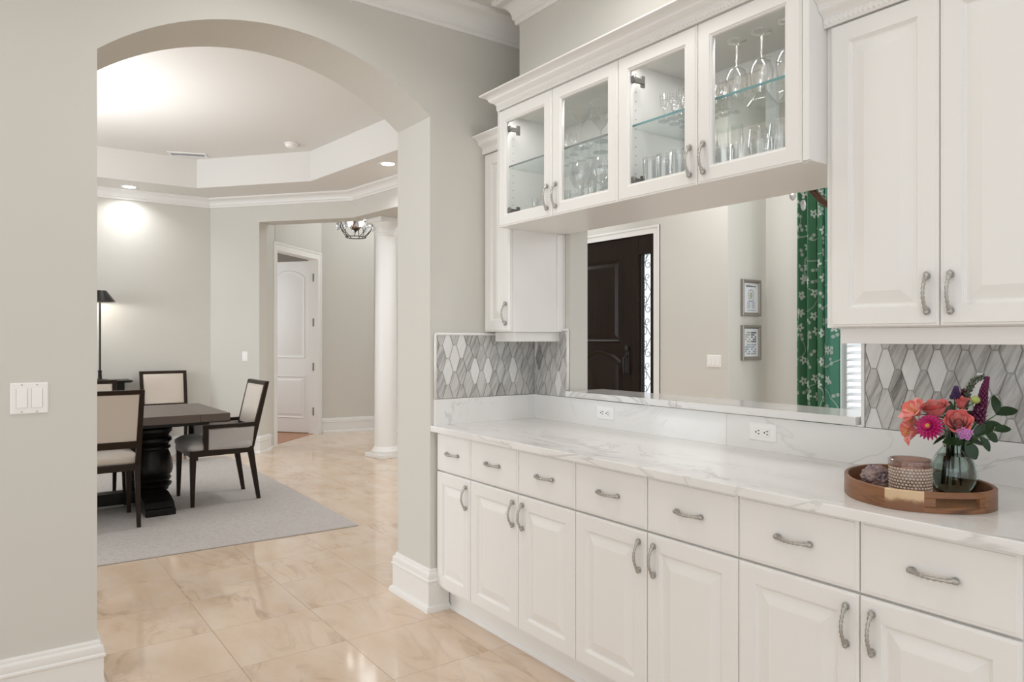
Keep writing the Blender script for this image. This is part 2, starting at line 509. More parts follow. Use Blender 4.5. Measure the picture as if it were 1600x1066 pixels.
def part(name, mb, mt, parent, smooth=False, bevel=None, local=False, label=None, kind=None, recalc=True, uvs=None):
    off = (0, 0, 0) if local or parent is None else ROOTLOC[parent]
    o = link(name, mb.mesh(name, mt, smooth, off, recalc, uvs), parent)
    if bevel: bev(o, bevel)
    if label: o['label'] = label
    if kind: o['kind'] = kind
    return o

def part_at(name, me, parent, loc, rot=(0, 0, 0), scale=(1, 1, 1)):
    """shared mesh placed in world coordinates under an unrotated thing"""
    o = link(name, me, parent)
    o.location = Vector(loc) - ROOTLOC.get(parent, Vector((0, 0, 0))) if parent is not None else loc
    o.rotation_euler = rot; o.scale = scale
    return o

def struct(name, mb, mt, smooth=False, bevel=None, parent=None, label=None):
    o = link(name, mb.mesh(name, mt, smooth), parent)
    o['kind'] = 'structure'
    if label: o['label'] = label
    if bevel: bev(o, bevel)
    return o

def tag(o, label, cat, group=None):
    o['label'] = label; o['category'] = cat
    if group: o['group'] = group
    return o

def dup(root, loc, rz, label, group=None):
    def cp(o, par):
        c = o.copy(); COL.objects.link(c)
        if par: c.parent = par
        for k in o.children: cp(k, c)
        return c
    r = cp(root, None)
    r.location = loc; r.rotation_euler = (0, 0, rz)
    r['label'] = label
    if group: r['group'] = group
    return r

def rect(x0, z0, x1, z1, ins, y):
    return [(x0 + ins, y, z0 + ins), (x1 - ins, y, z0 + ins), (x1 - ins, y, z1 - ins), (x0 + ins, y, z1 - ins)]

# ------------------------------------------------------------------ the setting: floor
CEIL = 3.02
YW = 0.625       # kitchen side of the pass-through wall
YB = YW + 0.12   # its far side
AX = -0.349      # dining side of the arch wall
D1 = Vector((-5.976, 0.355)); D2 = Vector((-4.529, 1.537)); DE = Vector((-5.464, 0.773)); D3 = Vector((AX, 1.929))
dd = (D2 - D1).normalized(); dn = Vector((-dd.y, dd.x))     # along the diagonal, and away from the dining room

fl = struct('floor', MB().box(-7.4, -5.6, -0.30, 5.2, 5.2, -0.0025), 'floor_grout')
TS = 0.457; TX0 = -0.362; TY0 = -0.507
tile_me = MB().loops([rect(-TS / 2, -TS / 2, TS / 2, TS / 2, i, 0) for i in (0,)], cap_last=False)
g = 0.0009
def tile_mesh():
    mb = MB(); h = TS / 2 - g
    mb.v = []; 
    def rg(i, z): return [(-h + i, -h + i, z), (h - i, -h + i, z), (h - i, h - i, z), (-h + i, h - i, z)]
    mb.loops([rg(0, -0.0024), rg(0, -0.0003), rg(0.0004, 0.0)])
    return mb.mesh('tile', 'travertine')
tm = tile_mesh()
for i in range(-9, 8):
    for j in range(-5, 7):
        cx = TX0 + TS * (i + 0.5); cy = TY0 + TS * (j + 0.5)
        if cx > 0.2 and cy > 0.40: continue
        if cx > 2.9 or (cy < -1.9 and cx > 1.0): continue
        if cx < -2.2 and cy < 0.0: continue
        if cx < -0.6 and cy < -1.8: continue
        if cx > -0.6 and cy > 0.8: continue
        o = link('tile', tm, fl); o.location = (cx, cy, 0)
bx0 = TX0 - 9 * TS
def floor_slab(x0, y0, x1, y1): 
    return MB().box(x0, y0, -0.0024, x1, y1, 0.0)
far = floor_slab(-7.4, -1.421, bx0, 2.693)
for q in ((-7.4, 2.693, 5.2, 5.2), (-7.4, -5.6, 5.2, -2.793)): far.join(floor_slab(*q))
for i in range(-9, 11):
    for j in range(-5, 7):
        cx = TX0 + TS * (i + 0.5); cy = TY0 + TS * (j + 0.5)
        keep = (cx > 0.2 and cy > 0.40) or (cx > 2.9 or (cy < -1.9 and cx > 1.0)) or (cx < -2.2 and cy < 0.0) or (cx < -0.6 and cy < -1.8) or (cx > -0.6 and cy > 0.8)
        if keep: far.join(floor_slab(cx - TS / 2 + g, cy - TS / 2 + g, cx + TS / 2 - g, cy + TS / 2 - g))
far.join(floor_slab(-7.4, -2.793, bx0, -1.421))
struct('floor_far', far, 'travertine').name = 'floor.001'

# ------------------------------------------------------------------ arch wall between kitchen and dining room
ay0, ay1 = -1.466, -0.030; azs, aza = 2.440, 2.700
ah = (ay1 - ay0) / 2; ar = aza - azs
R = (ah * ah + ar * ar) / (2 * ar); acy = (ay0 + ay1) / 2; acz = aza - R
a0 = math.asin(ah / R)
arc = [(acy - R * math.sin(t), acz + R * math.cos(t)) for t in [a0 - 2 * a0 * i / 32 for i in range(33)]]   # from ay0 to ay1
def arch_wall():
    mb = MB()
    poly = [(-5.6, 0), (ay0, 0)] + arc + [(ay1, 0), (YB, 0), (YB, CEIL + 0.3), (-5.6, CEIL + 0.3)]
    # concave outline: split in convex strips instead of one n-gon
    mb.box(AX, -5.6, 0, 0, ay0, CEIL + 0.3)
    mb.box(AX, ay1, 0, 0, YB, CEIL + 0.3)
    n = len(arc); top = CEIL + 0.3
    for i in range(n - 1):
        (y0, z0), (y1, z1) = arc[i], arc[i + 1]
        mb.add([(0, y0, z0), (0, y1, z1), (0, y1, top), (0, y0, top), (AX, y0, z0), (AX, y1, z1), (AX, y1, top), (AX, y0, top)],
               [(0, 1, 2, 3), (4, 7, 6, 5), (0, 4, 5, 1)])
    bmm = mb
    return bmm
aw = arch_wall()
me = aw.mesh('wall_arch', 'wall_paint', recalc=False)
bm = bmesh.new(); bm.from_mesh(me)
bmesh.ops.remove_doubles(bm, verts=bm.verts, dist=1e-5)
bmesh.ops.recalc_face_normals(bm, faces=bm.faces)
bm.to_mesh(me); bm.free()
wa = link('wall_left', me); wa['kind'] = 'structure'

# pass-through wall (front face y = YW): openings for the bar and behind the glazed cabinet
OX0, OX1, OZ0, OZ1 = 0.293, 1.835, 1.0, 1.925
w = MB()
w.box(0, YW, 0, OX0, YB, CEIL + .3)
w.box(OX1, YW, 0, 5.2, YB, CEIL + .3)
w.box(OX0, YW, 0, OX1, YB, OZ0)
w.box(OX0, YW, OZ1, 1.10, YB, CEIL + .3)
w.box(1.10, YW, 2.46, OX1, YB, CEIL + .3)
w.box(1.10, YW, OZ1, OX1, YB, 1.935)
wb = struct('wall_back', w, 'wall_paint')
# bulkhead above the cabinets
struct('wall_bulkhead', MB().box(0.249, 0.335, 2.4465, 1.8972, YW, CEIL + .02).box(1.8972, 0.335, 2.3315, 5.2, YW, CEIL + .02), 'wall_paint')

# ceilings
struct('ceiling', MB().box(AX, -5.6, CEIL, 5.2, YB, CEIL + 0.1), 'ceiling_paint')
# dining soffit with its tray
SZ = 3.0; TZ = 3.316
off = 0.60
def offset_poly(pts, d):
    out = []; n = len(pts)
    for i in range(n):
        p = pts[i]; a = (p - pts[i - 1]).normalized(); b = (pts[(i + 1) % n] - p).normalized()
        na = Vector((a.y, -a.x)); nb = Vector((b.y, -b.x))
        m = na + nb; m = m / m.dot(na)
        out.append(p + m * d)
    return out
room = [Vector((-5.976, -4.6)), D1, D2, D3, Vector((AX, -4.6))]
room2 = [Vector((-5.976, -4.6)), D1, D2, D3, Vector((AX, -4.6))]
inner = offset_poly(room2, off)
mb = MB(); n = len(room2)
vs = [(p.x, p.y, SZ) for p in room2] + [(p.x, p.y, SZ) for p in inner] + [(p.x, p.y, TZ) for p in inner]
fs = [(i, (i + 1) % n, n + (i + 1) % n, n + i) for i in range(n)] + [(n + i, n + (i + 1) % n, 2 * n + (i + 1) % n, 2 * n + i) for i in range(n)] + [tuple(2 * n + i for i in range(n))]
mb.add(vs, fs)
# upper side so the ceiling has thickness
vs2 = [(p.x, p.y, TZ + 0.08) for p in room2]
mb.add([(p.x, p.y, SZ) for p in room2] + vs2, [(i, i + n, (i + 1) % n + n, (i + 1) % n) for i in range(n)] + [tuple(n + i for i in range(n))])
struct('ceiling', mb, 'ceiling_paint')
struct('ceiling', MB().box(-8.2, -5.6, 3.62, 5.2, 5.2, 3.7), 'ceiling_paint')

def wall_seg(p, q, th, z0, z1, mb=None):
    """slab from p to q, thickness to the left of p->q"""
    p = Vector(p); q = Vector(q); d = (q - p).normalized(); nn = Vector((-d.y, d.x)) * th
    mb = mb or MB()
    return mb.prism([(p.x, p.y), (q.x, q.y), (q.x + nn.x, q.y + nn.y), (p.x + nn.x, p.y + nn.y)], z0, z1)

# dining room walls
w = MB(); wall_seg((-5.976, -5.6), D1, 0.15, 0, 3.62, w)
struct('wall_dining_far', w, 'wall_paint')
w = MB(); wall_seg(D1, DE, 0.15, 0, 3.62, w)          # pier left of the hall opening
struct('wall_dining_pier', w, 'wall_paint')
HZ = 2.705
w = MB(); wall_seg(DE, D2, 0.25, HZ, 3.62, w)
bd = (D3 - D2).normalized()
wall_seg(D2, D3, 0.52, HZ, 3.62, w)
struct('wall_dining_header', w, 'wall_paint')

# hall and foyer walls
PB = DE + dn * 0.15
B0 = Vector((-5.937, 1.111)); u = Vector((-0.687, 0.727)); un = Vector((u.y, -u.x))   # un points to the camera side
DW = 0.13
o0, o1 = 0.0, 1.19       # door opening along the wall
B1 = B0 + u * 1.27
w = MB()
wall_seg(PB, B0 + u * (o0 - 0.01), 0.13, 0, 3.62, w)
def dseg(s0, s1, z0, z1): wall_seg(B0 + u * s0, B0 + u * s1, DW, z0, z1, w)
dseg(o1, 1.30, 0, 3.62); dseg(o0, o1, 2.47, 3.62)
struct('wall_hall', w, 'wall_paint')
FW = [B0 + u * 1.30, Vector((-6.69, 2.80)), Vector((-6.32, 2.99)), Vector((-4.70, 3.82))]
w = MB()
for a, b in zip(FW[:-1], FW[1:]): wall_seg(a, b, 0.13, 0, 3.62, w)
struct('wall_foyer', w, 'wall_paint')
YD = 3.82; XA = -1.188; YC = 4.41
dx0, dx1 = -3.60, -2.114      # front door unit (leaf + sidelight)
w = MB()
w.box(-4.85, YD, 0, dx0, YD + .15, 3.62); w.box(dx1, YD, 0, XA, YD + .15, 3.62); w.box(dx0, YD, 2.44, dx1, YD + .15, 3.62)
struct('wall_front', w, 'wall_paint')
struct('wall_alcove', MB().box(XA - .15, YD + .15, 0, XA, YC, 3.62).box(XA - .15, YC, 0, -0.47, YC + .15, 3.62).box(-0.47, YC, 0, 1.2, YC + .15, 0.55).box(-0.47, YC, 2.7, 1.2, YC + .15, 3.62).box(1.2, YC, 0, 5.2, YC + .15, 3.62), 'wall_paint')
# room behind the hall door
w = MB(); wall_seg((-9.6, -1.2), (-9.6, 3.6), 0.1, 0, 2.9, w); wall_seg((-6.3, -1.2), (-9.6, -1.2), .1, 0, 2.9, w); wall_seg((-9.6, 3.6), (-6.9, 3.6), .1, 0, 2.9, w)
struct('wall_bedroom', w, 'wall_paint')
struct('ceiling', MB().prism([(-9.7, -1.3), (-6.13, -1.3), (-6.13, 1.05), (-7.0, 1.95), (-7.0, 3.7), (-9.7, 3.7)], 2.9, 2.98), 'ceiling_paint')
pth = [B0 - un * 0.06, B0 + u * 1.19 - un * 0.06]
w = MB().prism([(pth[0].x, pth[0].y), (pth[1].x, pth[1].y), (-7.0, 3.6), (-9.6, 3.6), (-9.6, -1.2), (-6.13, -1.2), (-6.13, 0.9)], -0.0024, 0.004)
struct('floor', w, 'wood_floor')

# ------------------------------------------------------------------ trim profiles
BASE = [(0, 0), (0.036, 0), (0.036, 0.012), (0.030, 0.026), (0.020, 0.030), (0.020, 0.140), (0.026, 0.146), (0.026, 0.153), (0.019, 0.158), (0.022, 0.170), (0.019, 0.184), (0.010, 0.190), (0.010, 0.200), (0.006, 0.206), (0, 0.206)]
def crown_prof(z1, h, pr):
    z0 = z1 - h
    P = [(0, z0), (0.014, z0), (0.018, z0 + 0.012), (0.016, z0 + 0.020), (0.022, z0 + 0.024)]
    for i in range(7):
        t = i / 6.0
        P.append((0.026 + (pr - 0.040) * (1 - math.cos(t * PI / 2)), z0 + 0.028 + (h - 0.052) * math.sin(t * PI / 2)))
    P += [(pr - 0.006, z1 - 0.020), (pr, z1 - 0.016), (pr, z1), (0, z1)]
    return P
JN = 'trim_white'
b = MB().sweep(BASE, [(0, -5.6), (0, ay0), (AX, ay0), (AX, -4.6)], side=-1)
struct('baseboard_left', b, JN, smooth=30)
b = MB().sweep(BASE, [(AX, 0.9), (AX, ay1), (0, ay1), (0, 0.066)], side=-1)
struct('baseboard_right', b, JN, smooth=30)
b = MB().sweep(BASE, [(-5.976, -4.6), tuple(D1), tuple(DE), tuple(DE + dn * 0.15), tuple(B0 + u * -0.11)], side=-1)
struct('baseboard_dining', b, JN, smooth=30)
b = MB().sweep(BASE, [tuple(B0 + u * 1.285)] + [tuple(p) for p in FW[0:]], side=-1)
struct('baseboard_foyer', b, JN, smooth=30)
b = MB().sweep(BASE, [(dx1 + 0.09, YD), (XA, YD), (XA, YC), (1.2, YC)], side=-1)
struct('baseboard_front', b, JN, smooth=30)
struct('trim_1', MB().sweep(crown_prof(CEIL, 0.122, 0.10), [(0, -5.6), (0, 0.6)], side=-1), JN, smooth=30)
struct('trim_2', MB().sweep(crown_prof(CEIL, 0.122, 0.10), [(0.249, 0.6), (0.249, 0.335), (5.2, 0.335)], side=-1), JN, smooth=30)
struct('trim_3', MB().sweep(crown_prof(SZ, 0.105, 0.095), [(-5.976, -4.6), tuple(D1), tuple(D2), tuple(D3)], side=-1), JN, smooth=30)

# ------------------------------------------------------------------ switches and outlets
def axes(o, right, up, out):
    M = Matrix.Identity(4)
    for i, a in enumerate((right, up, out)):
        for r in range(3): M[r][i] = a[r]
    for r in range(3): M[r][3] = o[r]
    return M
def plate_things(name, label, cat, loc, right, up, out, w, h, gangs, kind):
    t = thing(name, label, cat, loc)
    M = axes((0, 0, 0), right, up, out)
    p = MB(); R4 = [[(-w / 2 + i, -h / 2 + i, d), (w / 2 - i, -h / 2 + i, d), (w / 2 - i, h / 2 - i, d), (-w / 2 + i, h / 2 - i, d)] for i, d in ((0, 0), (0, 0.003), (0.004, 0.006))]
    p.loops(R4, cap_first=True).xform(M)
    part('plate', p, 'white_plastic', t, local=True)
    gw = 0.0335; gh = 0.067
    for k in range(gangs):
        cx = (k - (gangs - 1) / 2.0) * 0.046
        if kind == 'switch':
            r = MB()
            r.add([(cx - gw / 2, -gh / 2, 0.004), (cx + gw / 2, -gh / 2, 0.004), (cx + gw / 2, gh / 2, 0.004), (cx - gw / 2, gh / 2, 0.004),
                   (cx - gw / 2 + .001, -gh / 2 + .001, 0.0105), (cx + gw / 2 - .001, -gh / 2 + .001, 0.0105), (cx + gw / 2 - .001, gh / 2 - .001, 0.0075), (cx - gw / 2 + .001, gh / 2 - .001, 0.0075)],
                  [(4, 5, 6, 7), (0, 1, 5, 4), (1, 2, 6, 5), (2, 3, 7, 6), (3, 0, 4, 7)])
            part('rocker', r.xform(M), 'white_plastic', t, local=True)
            gp = MB()
            for sx in (-1, 1): gp.box(cx + sx * gw / 2 - .0008, -gh / 2 - .001, 0.004, cx + sx * gw / 2 + .0008, gh / 2 + .001, 0.0064)
            part('rocker_gap_shade', gp.xform(M), 'gap_grey', t, local=True)  # grey bars paint the shade of the gaps beside the rocker
            for sy in (-1, 1):
                part('screw', MB().lathe([(0.003, 0.005), (0.003, 0.0068)], (cx, sy * 0.0485, 0), 10).xform(M), 'gap_grey', t, local=True)
        else:
            part('socket', MB().box(-gh / 2, -gw / 2, 0.004, gh / 2, gw / 2, 0.008).xform(M), 'white_plastic', t, local=True, bevel=0.001)
            s = MB()
            for sx in (-0.019, 0.019):
                s.box(sx + .000, 0.0042, 0.0075, sx + .0100, 0.0074, 0.0084); s.box(sx + .001, -0.0074, 0.0075, sx + .0100, -0.0042, 0.0084)
                s.lathe([(0.0034, 0.0075), (0.0034, 0.0084)], (sx - 0.007, 0, 0), 8)
            part('slot', s.xform(M), 'dark_slot', t, local=True)
            for sx in (-1, 1):
                part('screw', MB().lathe([(0.0028, 0.005), (0.0028, 0.0068)], (sx * 0.0485, 0, 0), 10).xform(M), 'white_plastic', t, local=True)
    return t
plate_things('light_switch', 'white double rocker light switch plate left of the arched opening', 'light switch', (0.0, -1.6795, 1.1285), (0, 1, 0), (0, 0, 1), (1, 0, 0), 0.115, 0.112, 2, 'switch')
pm = D1.lerp(D2, 0.2517)
plate_things('light_switch', 'small white single light switch on the dining wall beside the hall doorway', 'light switch', (pm.x, pm.y, 1.133), (dd.x, dd.y, 0), (0, 0, 1), (-dn.x, -dn.y, 0), 0.072, 0.116, 1, 'switch')
plate_things('light_switch', 'white triple rocker light switch seen through the pass-through, right of the front door', 'light switch', (-1.344, YD, 1.128), (1, 0, 0), (0, 0, 1), (0, -1, 0), 0.163, 0.115, 3, 'switch')
plate_things('power_outlet', 'white sideways outlet in the marble splash, left one nearer the arch', 'outlet', (0.578, 0.607, 0.986), (1, 0, 0), (0, 0, 1), (0, -1, 0), 0.118, 0.064, 1, 'outlet')
plate_things('power_outlet', 'white sideways outlet in the marble splash, right one nearer the wooden tray', 'outlet', (1.4515, 0.607, 0.984), (1, 0, 0), (0, 0, 1), (0, -1, 0), 0.120, 0.068, 1, 'outlet')

# ------------------------------------------------------------------ cabinet doors, drawers, handles
def handle_mesh(L=0.102):
    mb = MB(); pts = []; rad = []
    n = 16
    for i in range(n + 1):
        t = i / n
        x = (t - 0.5) * L
        y = -0.004 - 0.024 * math.sin(PI * t) ** 0.75
        pts.append((x, y, 0))
        e = abs(t - 0.5) * 2
        rad.append(0.0046 + 0.0034 * max(0, (e - 0.70) / 0.30) + 0.0009 * math.cos(i * PI))
    mb.tube(pts, rad, 9)
    for sx in (-1, 1):
        M = Matrix.Translation((sx * L * 0.46, 0, 0)) @ Matrix.Rotation(PI / 2, 4, 'X')
        f = MB().lathe([(0.0085, 0), (0.0085, 0.003), (0.006, 0.006), (0.005, 0.014)], seg=10)
        mb.join(f.xform(M))
        mb.ball((sx * L * 0.485, -0.009, 0), 0.0085, 1.25, 0.8, 0.9, 8, 5)
    return mb.mesh('handle', 'nickel', smooth=True)
HM = handle_mesh()

def raised_door(w, h, stile=0.055):
    """raised-panel door, front towards -y, lower left at the origin, back at y = 0.02"""
    mb = MB()
    mb.loops([rect(0, 0, w, h, i, y) for i, y in ((0, .02), (0, .0045), (.0015, .003), (.006, .0025), (.008, 0), (stile, 0), (stile + .0025, .004), (stile + .004, .0035), (stile + .009, .009), (stile + .014, .009), (stile + .046, .0015), (stile + .048, .001))], cap_first=True)
    return mb
def slab_drawer(w, h):
    mb = MB()
    return mb.loops([rect(0, 0, w, h, i, y) for i, y in ((0, .02), (0, .0055), (.0015, .004), (.009, .0035), (.0105, 0), (.012, 0))], cap_first=True)
def glazed_door(w, h, st=0.060):
    mb = MB()
    return mb.loops([rect(0, 0, w, h, i, y) for i, y in ((0, .02), (0, .0045), (.0015, .003), (.006, .0025), (.008, 0), (st - .010, 0), (st - .006, .004), (st - .003, .004), (st, .008), (st, .02))], close=True, cap_last=False)

def put_handle(parent, x, y, z, vertical):
    return part_at('handle', HM, parent, (x, y, z), (0, PI / 2 if vertical else 0, 0))

XS = [0.011, 0.319, 0.691, 1.055, 1.424, 1.792, 2.161, 2.522]
G = 0.0016
CAB = 'cabinet_white'
def base_cabinet(x0, x1, bays, label, hside):
    t = thing('base_cabinet', label, 'cabinet', ((x0 + x1) / 2, 0.3, 0), group='white base cabinets under the marble counter')
    left = x0 - 0.006 if x0 < 0.1 else x0
    part('body', MB().box(left, 0.0212, 0.108, x1, 0.605, 0.8835), CAB, t)
    part('toe_kick', MB().box(left, 0.075, 0.0, x1, 0.09, 0.108), CAB, t)
    part('shoe_molding', MB().sweep([(0, 0), (0.012, 0), (0.010, 0.010), (0.004, 0.016), (0, 0.017)], [(left, 0.075), (x1, 0.075)], side=-1), 'trim_white', t)
    for (a, b2), hs in zip(bays, hside):
        w_ = b2 - a - 2 * G
        d = raised_door(w_, 0.566 - G); d.xform(Matrix.Translation((a + G, 0, 0.124)))
        dr = part('door', d, CAB, t)
        put_handle(dr, a + 0.035 if hs == 'l' else b2 - 0.033, 0.0, 0.603, True)
        d = slab_drawer(w_, 0.186); d.xform(Matrix.Translation((a + G, 0, 0.6955)))
        dw = part('drawer', d, CAB, t)
        put_handle(dw, (a + b2) / 2, 0.0, 0.787, False)
    return t
base_cabinet(XS[0], XS[1], [(XS[0], XS[1])], 'narrow white base cabinet with one door, at the arch end of the counter', 'r')
base_cabinet(XS[1], XS[3], [(XS[1], XS[2]), (XS[2], XS[3])], 'white two-door base cabinet next to the narrow one by the arch', 'rl')
base_cabinet(XS[3], XS[5], [(XS[3], XS[4]), (XS[4], XS[5])], 'white two-door base cabinet in the middle of the counter', 'rl')
base_cabinet(XS[5], XS[7], [(XS[5], XS[6]), (XS[6], XS[7])], 'white two-door base cabinet below the round wooden tray', 'rl')

# ------------------------------------------------------------------ countertop and splash
t = thing('countertop', 'long polished white marble countertop with low splash panels', 'countertop', (1.3, 0.3, 0.884))
part('slab', MB().box(0.001, -0.030, 0.884, 2.62, 0.624, 0.913), 'marble', t, bevel=0.003)
part('splash_panel', MB().box(0.001, -0.012, 0.913, 0.019, 0.607, 1.042), 'marble', t, bevel=0.001)
part('splash_panel', MB().box(0.001, 0.607, 0.913, 1.2815, 0.6245, 1.042), 'marble', t, bevel=0.001)
part('splash_panel', MB().box(1.2825, 0.607, 0.913, 2.62, 0.6245, 1.042), 'marble', t, bevel=0.001)
t = thing('bar_ledge', 'raised white marble ledge in the pass-through above the splash', 'ledge', (1.06, 0.7, 1.047))
part('ledge_slab', MB().box(0.300, 0.587, 1.047, 1.0345, 0.845, 1.076), 'marble', t, bevel=0.003)
part('ledge_slab', MB().box(1.0355, 0.587, 1.047, 1.828, 0.845, 1.076), 'marble', t, bevel=0.003)

# ------------------------------------------------------------------ elongated hexagon backsplash tiles
TW, TF, TH = 0.0605, 0.0165, 0.133; GR = 0.0013
def clip(poly, x0, z0, x1, z1):
    def cut(P, f, inter):
        out = []
        for i in range(len(P)):
            a, b2 = P[i - 1], P[i]
            if f(b2):
                if not f(a): out.append(inter(a, b2))
                out.append(b2)
            elif f(a): out.append(inter(a, b2))
        return out
    def ix(v): return lambda a, b2: (v, a[1] + (b2[1] - a[1]) * (v - a[0]) / (b2[0] - a[0]))
    def iz(v): return lambda a, b2: (a[0] + (b2[0] - a[0]) * (v - a[1]) / (b2[1] - a[1]), v)
    for f, it in ((lambda p: p[0] >= x0, ix(x0)), (lambda p: p[0] <= x1, ix(x1)), (lambda p: p[1] >= z0, iz(z0)), (lambda p: p[1] <= z1, iz(z1))):
        poly = cut(poly, f, it)
        if len(poly) < 3: return []
    return poly
TSPEC = {}
def hex_tiles(parent, x0, x1, z0, z1, ox, oz, place, whites, darks, rng):
    """tiles over a panel with plane coordinates (a, z); place(a, d, z) gives the world point d in front of the wall"""
    step = (TW + TF) / 2 + 0.0018
    ks = range(int((x0 - ox) / step) - 2, int((x1 - ox) / step) + 3)
    for k in ks:
        for j in range(-4, 5):
            cx = ox + k * step; cz = oz + j * TH + (TH / 2 if k % 2 else 0)
            hh = TH / 2 - GR; hw = TW / 2 - GR * 0.9; hf = TF / 2 - GR * 0.35
            poly = [(cx - hw, cz), (cx - hf, cz - hh), (cx + hf, cz - hh), (cx + hw, cz), (cx + hf, cz + hh), (cx - hf, cz + hh)]
            poly = clip(poly, x0, z0, x1, z1)
            if len(poly) < 3: continue
            ar_ = abs(sum(poly[i - 1][0] * poly[i][1] - poly[i][0] * poly[i - 1][1] for i in range(len(poly)))) / 2
            if ar_ < 4e-5: continue
            mx = sum(p[0] for p in poly) / len(poly); mz = sum(p[1] for p in poly) / len(poly)
            ins = [(p[0] + (mx - p[0]) * 0.03, p[1] + (mz - p[1]) * 0.02) for p in poly]
            mb = MB().loops([[place(p[0], 0.001, p[1]) for p in poly], [place(p[0], 0.0085, p[1]) for p in poly], [place(p[0], 0.0100, p[1]) for p in ins]])
            r = rng.random()
            m = 'tile_white' if (k, j) in whites else 'tile_dark' if (k, j) in darks else 'tile_light' if r < 0.30 else 'tile_vein' if r < 0.97 else 'tile_white'
            part('tile', mb, m, parent)
rng = random.Random(3)
pl_arch = lambda a, d, z: (d + 0.002, a, z)
pl_back = lambda a, d, z: (a, YW - 0.006 - d, z)
part('grout_bed', MB().box(0.0, -0.002, 1.043, 0.0075, 0.612, 1.362), 'grout', wa)
part('grout_bed', MB().box(0.0075, YW - 0.012, 1.043, 0.287, YW, 1.385), 'grout', wb)
part('grout_bed', MB().box(1.850, YW - 0.012, 1.043, 2.62, YW, 1.385), 'grout', wb)
hex_tiles(wa, 0.0, 0.610, 1.0435, 1.360, 0.105, 1.110, pl_arch, {(-1, 0), (5, 0), (9, 0), (3, 0), (1, 1), (-1, 1)}, {(7, -1), (13, 1)}, rng)
hex_tiles(wb, 0.016, 0.286, 1.0435, 1.380, 0.055, 1.242, pl_back, {(4, -1)}, {(0, 0)}, rng)
hex_tiles(wb, 1.851, 2.615, 1.0435, 1.380, 1.9195, 1.243, pl_back, {(0, 0), (4, 0), (2, 0)}, {(1, -1)}, rng)
pencil = 'marble'
tr = MB().tube([(0.010, -0.006, 1.366), (0.010, 0.60, 1.366)], 0.0075, 8)
struct('trim_4', tr, pencil, smooth=True)
struct('trim_5', MB().tube([(0.010, -0.006, 1.043), (0.010, -0.006, 1.366)], 0.0075, 8), pencil, smooth=True)
struct('trim_6', MB().tube([(0.02, YW - 0.012, 1.388), (0.290, YW - 0.012, 1.388), (0.2901, YW - 0.012, 1.387)], 0.0075, 8), pencil, smooth=True)
struct('trim_7', MB().tube([(0.290, YW - 0.012, 1.078), (0.290, YW - 0.012, 1.388)], 0.0075, 8), pencil, smooth=True)
struct('trim_8', MB().box(1.8355, YW - 0.018, 1.043, 1.848, YW, 1.39), pencil, bevel=0.003)

# ------------------------------------------------------------------ wall cabinets
def cab_crown(z0, h, pr, rope):
    P = [(0, z0), (0.006, z0), (0.010, z0 + 0.006), (0.010, z0 + 0.026), (0.014, z0 + 0.030), (0.016, z0 + 0.034)]
    for i in range(6):
        s_ = i / 5.0
        P.append((0.018 + (pr - 0.030) * s_ + 0.006 * math.sin(2 * PI * s_), z0 + 0.036 + (h - 0.048) * s_ ))
    P += [(pr - 0.006, z0 + h - 0.010), (pr, z0 + h - 0.006), (pr, z0 + h), (0, z0 + h)]
    return P
def rope(x0, x1, y, z):
    """slanted twists of a rope moulding along x"""
    mb = MB(); p = 0.0150; n = int((x1 - x0) / p)
    for i in range(n):
        a = x0 + i * p
        mb.add([(a, y, z - .0105), (a + .011, y, z - .0105), (a + .020, y, z + .0105), (a + .009, y, z + .0105),
                (a + .0065, y - .0075, z - .006), (a + .0135, y - .0075, z + .006)],
               [(0, 1, 4), (2, 3, 5), (1, 2, 5, 4), (3, 0, 4, 5)])
    return mb
def upper_cabinet(x0, x1, bays, hs, label, side_stile=None):
    t = thing('wall_cabinet', label, 'cabinet', ((x0 + x1) / 2, 0.45, 1.38))
    part('body', MB().box(x0, 0.2985, 1.376, x1, YW - .001, 2.33), CAB, t, bevel=0.0015)
    for (a, b2), h_ in zip(bays, hs):
        d = raised_door(b2 - a - 2 * G, 0.9085, 0.054); d.xform(Matrix.Translation((a + G, 0.277, 1.379)))
        dr = part('door', d, CAB, t)
        put_handle(dr, a + 0.030 if h_ == 'l' else b2 - 0.030, 0.277, 1.467, True)
    return t
t = upper_cabinet(0.0015, 0.249, [(0.022, 0.2445)], 'r', 'tall narrow white wall cabinet with one door, against the arch wall')
part('crown', MB().sweep(cab_crown(2.295, 0.085, 0.072, 0), [(0.002, 0.2985 - .012), (0.249, 0.2985 - .012)], side=-1), CAB, t, smooth=30)
part('valance', MB().box(0.052, 0.325, 1.328, 0.224, 0.345, 1.3755).box(0.204, 0.345, 1.328, 0.224, 0.612, 1.3755), CAB, t, bevel=0.0015)
part('scribe_strip', MB().box(0.249, 0.572, 1.38, 0.257, YW - .001, 1.88), CAB, t, bevel=0.001)
t = upper_cabinet(1.8975, 2.62, [(1.920, 2.232), (2.232, 2.546)], 'rl', 'tall white two-door wall cabinet above the flowers')
part('crown', MB().sweep(cab_crown(2.295, 0.085, 0.072, 1), [(1.8975, 0.2865), (2.62, 0.2865)], side=-1), CAB, t, smooth=30)
part('rope_molding', rope(1.90, 2.61, 0.2765, 2.312), CAB, t, smooth=40)
part('valance', MB().box(1.925, 0.325, 1.328, 2.60, 0.345, 1.3755).box(1.925, 0.345, 1.328, 1.945, 0.58, 1.3755), CAB, t, bevel=0.0015)

